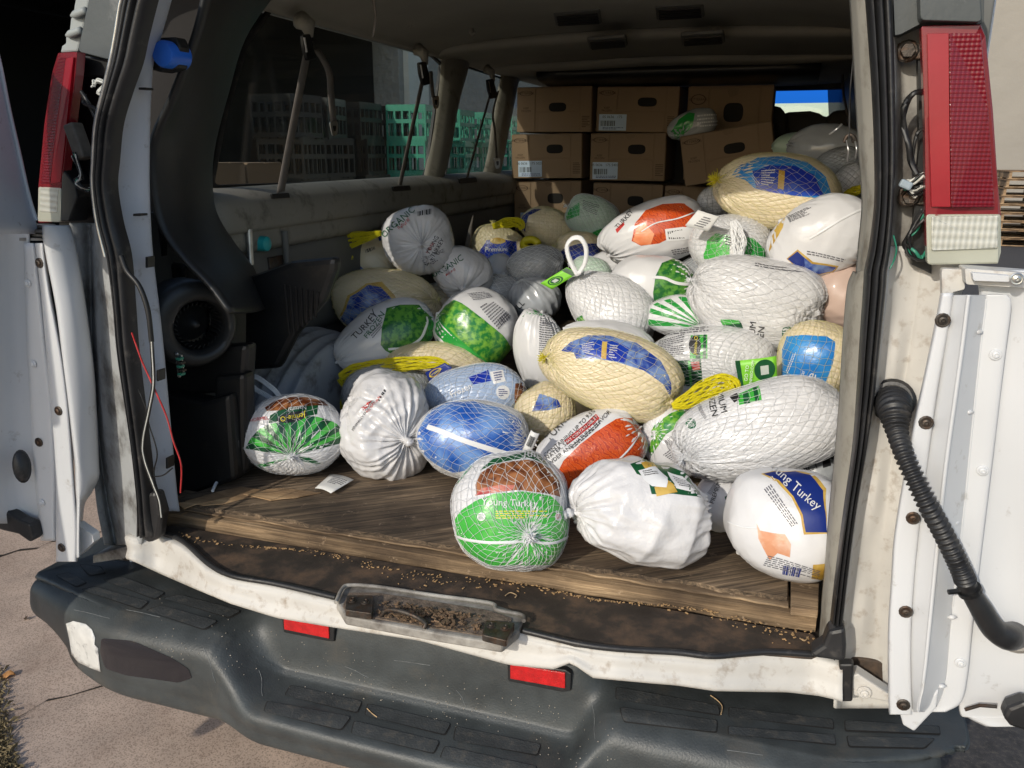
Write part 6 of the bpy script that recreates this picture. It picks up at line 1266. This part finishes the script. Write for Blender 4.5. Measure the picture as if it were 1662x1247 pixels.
b = bird('wnet', 1224, 488, 220, 128, -15, .92, 'big white netted turkey on the upper right, lettered upside down at its lower edge', 'white', 'w', (1120, 455), pole2=(1330, 510), foldn=26, folda=.06, foldw=.7, amp=.035, exp=2.5, dens=.9, prints=[('p', 'dark_green', [(1172, 520), (1203, 520), (1208, 535), (1180, 534)], 1), ('p', 'bright_green', [(1172, 518), (1200, 518), (1202, 524), (1176, 526)], 2), ('t', 'IUM', 1222, 532, 14, 84, BK), ('t', 'ZEN', 1235, 540, 14, 84, BK), ('p', 'ink_green', [(1276+10*cos(a), 536+9*sin(a)) for a in np.linspace(0, 2*pi, 16, endpoint=False)], 1), ('f', [(1268, 531), (1284, 531), (1284, 541), (1268, 541)], 4, 'ink_white'), ('f', [(1225, 432), (1262, 438), (1300, 452), (1225, 438)], 2, G_)])
# ---- upper rows
b = bird('yelL', 630, 496, 172, 112, -10, 1.12, 'big cream turkey with a blue oval side, left, below the crumpled organic ones', 'cream', 'p', (708, 488), amp=.02, prints=[('p', 'gold', [(552, 520), (566, 480), (595, 460), (620, 458), (640, 480), (650, 505), (640, 530), (600, 545), (570, 548)], 1), ('p', 'blue_cloud', [(556, 520), (570, 482), (598, 462), (618, 466), (636, 486), (645, 508), (632, 525), (600, 538), (572, 542)], 2)])
b = bird('orgA', 679, 391, 116, 108, 10, 1.22, 'crumpled white turkey gathered to its middle, highest of the two lettered organic', 'crumpled', None, (684, 398), foldn=19, folda=.09, foldw=1.1, amp=.03, prints=[('t', 'ORGANIC', 648, 362, 14, 42, 'ink_green'), ('t', 'natural', 656, 364, 8, 44, 'ink_red'), ('t', 'YOUNG\nTURKEY', 706, 400, 9, 60, BK), ('t', 'organic', 698, 402, 7, 58, 'ink_red'), ('f', [(684, 420), (718, 402), (722, 412), (690, 434)], 6, G_), ('b', [(678, 345), (698, 346), (698, 353), (678, 352)], 12, BK)])
b = bird('orgB', 750, 443, 104, 84, -30, 1.28, 'crumpled white turkey lettered organic, lower and right of the other one', 'crumpled', None, (752, 470), foldn=17, folda=.10, foldw=1.2, amp=.04, prints=[('t', 'ORGANIC', 726, 434, 13, 32, 'ink_green'), ('t', 'natural', 730, 442, 7, 34, 'ink_red')])
bird('cream29', 606, 418, 90, 76, -15, 1.30, 'cream and blue turkey beside the left wall with a bunch of yellow netting', 'cream', None, (640, 440), prints=[('p', 'blue_cloud', [(552, 430), (562, 415), (578, 415), (584, 430), (600, 442), (580, 452), (556, 448)], 1), ('b', [(592, 405), (608, 399), (610, 404), (594, 411)], 12, BK), ('p', 'royal_blue', [(612, 376), (626, 374), (632, 388), (616, 390)], 1)])
netrope(BIRDS['cream29'], [(620, 378), (595, 384), (570, 390), (548, 398), (540, 408), (556, 416), (572, 420)], 1.16, [3, 8, 12, 13, 12, 9, 4], net_yellow, 50, r=.0013)
bird('w30', 806, 446, 46, 66, -20, 1.55, 'narrow white turkey partly hidden right of the organic one', 'white', None, None, prints=[('p', 'meat_red', [(800, 452), (812, 456), (808, 468), (798, 464)], 1)])
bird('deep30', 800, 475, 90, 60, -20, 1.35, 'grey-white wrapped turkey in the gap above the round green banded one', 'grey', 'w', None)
b = bird('blue31', 812, 404, 72, 92, 70, 2.0, 'blue labelled cream turkey in the shade by the left wall at the back', 'cream', 'p', (800, 362), prints=[('p', 'royal_blue', [(778, 410), (790, 390), (815, 388), (838, 392), (842, 415), (830, 438), (800, 445), (782, 430)], 1), ('p', 'gold', [(808+13*cos(a), 391+5*sin(a)) for a in np.linspace(0, 2*pi, 16, endpoint=False)], 2), ('t', 'Premium', 806, 405, 10, 0, 'ink_white')])
netrope(b, [(800, 368), (820, 362), (842, 362), (848, 372)], 1.85, [4, 8, 8, 4], net_yellow, 40, r=.0018)
bird('cream32', 888, 370, 86, 66, -15, 2.0, 'cream turkey in yellow netting half in the sun, in front of the left cartons', 'cream', 'p', (850, 396), prints=[('p', 'navy_print', [(848, 372), (852, 352), (868, 340), (880, 340), (862, 352), (856, 376)], 1)])
V, F = tube_vf([P(861+12*cos(a), 397+8*sin(a), y=1.85) for a in np.linspace(0, 2*pi, 20)], .016, 10); obj('net_ring', V, F, net_yellow, BIRDS['cream32'].e, True)
bird('green33', 960, 354, 86, 68, -25, 1.95, 'pale green wrapped turkey sitting alone in front of the centre cartons', 'greenwhite', 'w', None, exp=2.6, prints=[('p', 'plain_green', [(920, 352), (926, 338), (942, 330), (940, 350), (922, 358)], 1), ('p', 'plain_green', [(962, 376), (975, 370), (992, 372), (976, 388), (964, 388)], 1), ('f', [(948, 326), (972, 334), (968, 350), (946, 340)], 6, G_)])
bird('by34', 940, 405, 76, 54, -6, 1.6, 'blue and yellow turkey behind the looped handle', 'cream', 'p', None, prints=[('p', 'navy_print', [(906, 412), (918, 402), (940, 396), (970, 396), (978, 412), (970, 428), (930, 432), (910, 424)], 1)])
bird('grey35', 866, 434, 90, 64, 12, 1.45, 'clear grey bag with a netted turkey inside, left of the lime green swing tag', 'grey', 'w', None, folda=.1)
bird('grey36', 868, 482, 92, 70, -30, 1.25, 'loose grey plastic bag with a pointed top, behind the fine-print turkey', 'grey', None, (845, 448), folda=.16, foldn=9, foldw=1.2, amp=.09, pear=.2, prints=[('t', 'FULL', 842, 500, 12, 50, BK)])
bird('gr37', 960, 440, 64, 44, -20, 1.35, 'small pale green turkey half hidden right of the looped handle', 'greenwhite', 'w', None)
b = bird('or2', 1062, 378, 178, 96, 16, 1.28, 'white turkey with a red-orange printed back and a paper label, near the cartons', 'white', None, (984, 420), foldn=11, folda=.09, amp=.04, prints=[('p', 'orange_art', [(1024, 392), (1030, 362), (1048, 342), (1075, 334), (1110, 333), (1132, 345), (1118, 365), (1100, 380), (1070, 396), (1040, 400)], 1), ('p', 'orange_pale', [(1026, 392), (1032, 372), (1046, 362), (1062, 380), (1056, 398), (1040, 399)], 2), ('s', W, [(1040, 376), (1065, 362), (1100, 355), (1132, 344)], 2), ('p', 'ink_red', [(1000, 372), (1012, 360), (1014, 364), (1002, 378)], 1), ('t', 'TURKEY', 1014, 356, 10, 50, BK), ('p', 'white_seam', [(1080, 372), (1110, 368), (1134, 372), (1130, 384), (1100, 390), (1082, 392)], 3), ('b', [(1084, 376), (1108, 372), (1110, 386), (1086, 388)], 14, BK), ('f', [(1088, 404), (1128, 394), (1130, 402), (1092, 412)], 3, G_)])
b = bird('rn38', 1186, 402, 128, 98, -8, 1.12, 'round netted white turkey with green front and bunched handle, near the upper right', 'white', 'w', (1192, 372), foldn=20, folda=.04, prints=[('p', 'bright_green', [(1140, 414), (1146, 390), (1162, 378), (1184, 380), (1184, 420), (1142, 422)], 1), ('p', 'plain_green', [(1206, 384), (1224, 388), (1242, 404), (1248, 428), (1206, 420)], 1), ('f', [(1178, 380), (1188, 384), (1186, 400), (1176, 398)], 4, G_)])
netrope(b, [(1190, 358), (1196, 375), (1200, 395), (1198, 422)], 1.0, [5, 10, 11, 7], net_white, 50, r=.0013, cross=False)
hangtag(b, [(1133, 341), (1168, 352), (1150, 376), (1112, 366)], .98, paper, curl=.004, extra=lambda at, tg: obj('stamped_code', [at(a, c_, .0014) for a, c_ in dashes([(.42, .2), (.85, .2), (.7, .9), (.3, .9)], 5, 3)[0]], dashes([(.42, .2), (.85, .2), (.7, .9), (.3, .9)], 5, 3)[1], ink_grey, tg, False))
b = bird('bigR', 1260, 312, 200, 118, -10, 1.18, 'big cream and blue turkey in yellow netting, highest on the right of the heap', 'cream', 'p', (1166, 292), amp=.025, mid=.006, foldn=22, prints=[('p', 'sky_blue', [(1184, 284), (1200, 266), (1230, 254), (1270, 252), (1310, 264), (1340, 290), (1352, 318), (1330, 322), (1290, 318), (1250, 312), (1225, 306), (1210, 292)], 1), ('p', 'royal_blue', [(1222, 278), (1250, 268), (1290, 270), (1320, 286), (1336, 318), (1290, 318), (1250, 312), (1228, 306)], 2), ('f', [(1236, 276), (1258, 274), (1256, 304), (1236, 300)], 7, 'ink_white'), ('p', 'gold', [(1264, 276), (1274, 278), (1272, 308), (1262, 306)], 3), ('f', [(1222, 282), (1234, 298), (1230, 302), (1220, 288)], 2, 'ink_white')])
tuft(b, b.p0, net_yellow, b.e, .03, 60)
b = bird('whR', 1330, 388, 168, 126, 24, 1.0, 'smooth white turkey with a small dark blue label and white seam, by the right pillar', 'white', None, (1252, 350), amp=.02, exp=2.3, prints=[('p', 'gold', [(1250, 408), (1252, 385), (1262, 365), (1276, 352), (1272, 368), (1262, 386)], 1), ('p', 'gold', [(1278, 420), (1295, 405), (1320, 425), (1360, 430), (1352, 442), (1330, 446), (1300, 438)], 1), ('p', 'blue_cloud', [(1280, 420), (1295, 408), (1318, 428), (1356, 432), (1350, 440), (1330, 444), (1302, 436)], 2), ('p', 'navy_print', [(1280, 420), (1295, 408), (1306, 418), (1308, 434), (1296, 432)], 3), ('f', [(1278, 352), (1315, 336), (1322, 346), (1284, 362)], 6, G_), ('f', [(1310, 406), (1370, 418), (1370, 424), (1310, 414)], 2, G_), ('s', W, [(1314, 388), (1335, 376), (1365, 358), (1398, 342)], 3)])
bird('skin41', 1358, 482, 110, 110, 0, 1.0, 'bare skin-coloured bag wedged against the right pillar under the smooth white turkey', 'skin', None, None, folda=.1, foldn=8, crease=.04)
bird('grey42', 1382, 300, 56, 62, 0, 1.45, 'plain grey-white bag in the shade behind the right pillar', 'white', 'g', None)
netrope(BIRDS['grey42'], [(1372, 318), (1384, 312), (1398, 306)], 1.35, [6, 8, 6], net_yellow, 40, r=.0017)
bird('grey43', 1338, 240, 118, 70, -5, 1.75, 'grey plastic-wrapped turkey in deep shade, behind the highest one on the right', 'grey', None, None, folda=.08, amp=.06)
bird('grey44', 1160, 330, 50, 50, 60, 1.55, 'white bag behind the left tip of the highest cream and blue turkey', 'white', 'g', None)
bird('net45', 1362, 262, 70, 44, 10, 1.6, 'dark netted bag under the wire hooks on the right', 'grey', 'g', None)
b = bird('green45', 1124, 203, 80, 46, 14, 2.72, 'green and clear plastic bag lying on top of the tilted carton', 'grey', None, (1106, 221), folda=.1, prints=[('p', 'plain_green', [(1090, 214), (1100, 194), (1118, 182), (1128, 184), (1124, 206), (1110, 218), (1098, 228)], 1), ('f', [(1132, 186), (1166, 184), (1166, 204), (1132, 208)], 4, 'ink_white')])
bird('green46', 1284, 236, 60, 36, 10, 2.3, 'dull green bag behind the highest turkey, right of the tilted carton', 'greenwhite', None, None)
bird('carton_bag', 1330, 200, 90, 60, 20, 2.4, 'brown paper sack in the dark behind the grey wrapped turkey', 'cream', None, None, cat='sack', name='paper_sack') if False else None
# fill of the heap seen only in its gaps
for i, (x, y_, w_, h_, a, yy, k, lab) in enumerate(((905, 690, 120, 90, 20, .86, 'cream', 'cream turkey deep in the gap under the large cream one'), (1010, 520, 110, 80, -10, 1.2, 'white', 'white turkey deep in the gap behind the looped one'), (830, 690, 100, 90, 0, .82, 'grey', 'grey wrapped turkey deep between the bright blue and cream ones'),
        (1130, 660, 150, 90, 0, .80, 'white', 'white turkey deep under the white netted one with the green tag'), (1270, 620, 130, 100, 0, 1.0, 'white', 'white turkey deep behind the blue and yellow wrap'), (720, 500, 100, 80, 0, 1.35, 'cream', 'cream turkey deep behind the round green banded one'),
        (1000, 440, 110, 70, 10, 1.55, 'white', 'white turkey deep behind the one with the red-orange back'), (1150, 460, 120, 90, 0, 1.3, 'grey', 'grey turkey deep behind the big upper netted one'), (690, 660, 110, 90, 0, .9, 'white', 'white turkey deep behind the crumpled one'), (1290, 440, 120, 90, 0, 1.3, 'cream', 'cream turkey deep behind the smooth blue-marked one'))):
    bird(f'fill{i}', x, y_, w_, h_, a, yy, lab, k, 'w' if i % 2 else None, None)
# tags lying about
hangtag(None, [(530, 769), (574, 779), (556, 801), (511, 793)], [.30, .30, .235, .235], paper, curl=.0) if False else None
def floor_tag(q, lab, lift=.006):
    c = [P(a, b_, z=.7535+l) for (a, b_), l in zip(q, (lift*.3, lift*1.8, lift*1.5, .0))]
    def at(u, v, o=0): return (c[0]*(1-u)+c[1]*u)*(1-v)+(c[3]*(1-u)+c[2]*u)*v+np.array([0, 0, o+.004*sin(pi*u)])
    U = 10; V = [at(i/U, j/4) for i in range(U+1) for j in range(5)]; F = [(i*5+j, (i+1)*5+j, (i+1)*5+j+1, i*5+j+1) for i in range(U) for j in range(4)]
    e = empty('paper_tag', c[3], lab, 'tag'); tg = obj('tag_sheet', V, F, paper, e, True, solid=.0006)
    dv, df = dashes([(.25, .15), (.95, .15), (.9, .6), (.3, .6)], 5, 8); obj('fine_print', [at(a, b_, .0014) for a, b_ in dv], df, ink_grey, tg, False)
floor_tag([(535, 769), (574, 780), (556, 791), (511, 794)] if False else [(536, 770), (574, 779), (537, 801), (511, 793)], 'curled white paper tag lying on the plywood in front of the crumpled turkey')
o = tube('net_scrap', [P(345, 797, z=.76), P(352, 783, z=.765), P(364, 777, z=.765), P(372, 780, z=.76)], .004, net_white, None, 6, refine=12); tag(o, 'white net end poking up at the left edge of the plywood', 'netting')
o = tube('pillar_spike', [P(758, 405, y=1.9), P(762, 380, y=1.9), P(768, 350, y=1.9)], [.014, .010, .002], belt_m, None, 6, refine=10); tag(o, 'thin upright strap end standing behind the organic turkeys', 'strap')
tw = M('twig', (.45, .31, .17), .9, var=.3, vs=100)
for pts, z_, lab in ((((1153, 1131), (1164, 1139), (1172, 1149), (1170, 1162)), None, 'thin curved twig on the right bumper pads'), (((1298, 1036), (1306, 1040), (1312, 1034)), .716, 'small forked twig at the right end of the mat'), (((820, 967), (828, 962), (838, 966), (836, 970)), .716, 'curled straw on the dark mat above the latch well'), (((596, 1152), (604, 1160), (612, 1166)), None, 'short straw on the lower bumper step')):
    q = [sight(B_BUMP, a, b, .003) if z_ is None else P(a, b, z=z_) for a, b in pts]
    o = tube('twig', q, .0011, tw, None, 5, refine=12); tag(o, lab, 'twig')
print('tris', sum(len(o.data.polygons) for o in bpy.data.objects if o.type == 'MESH'))
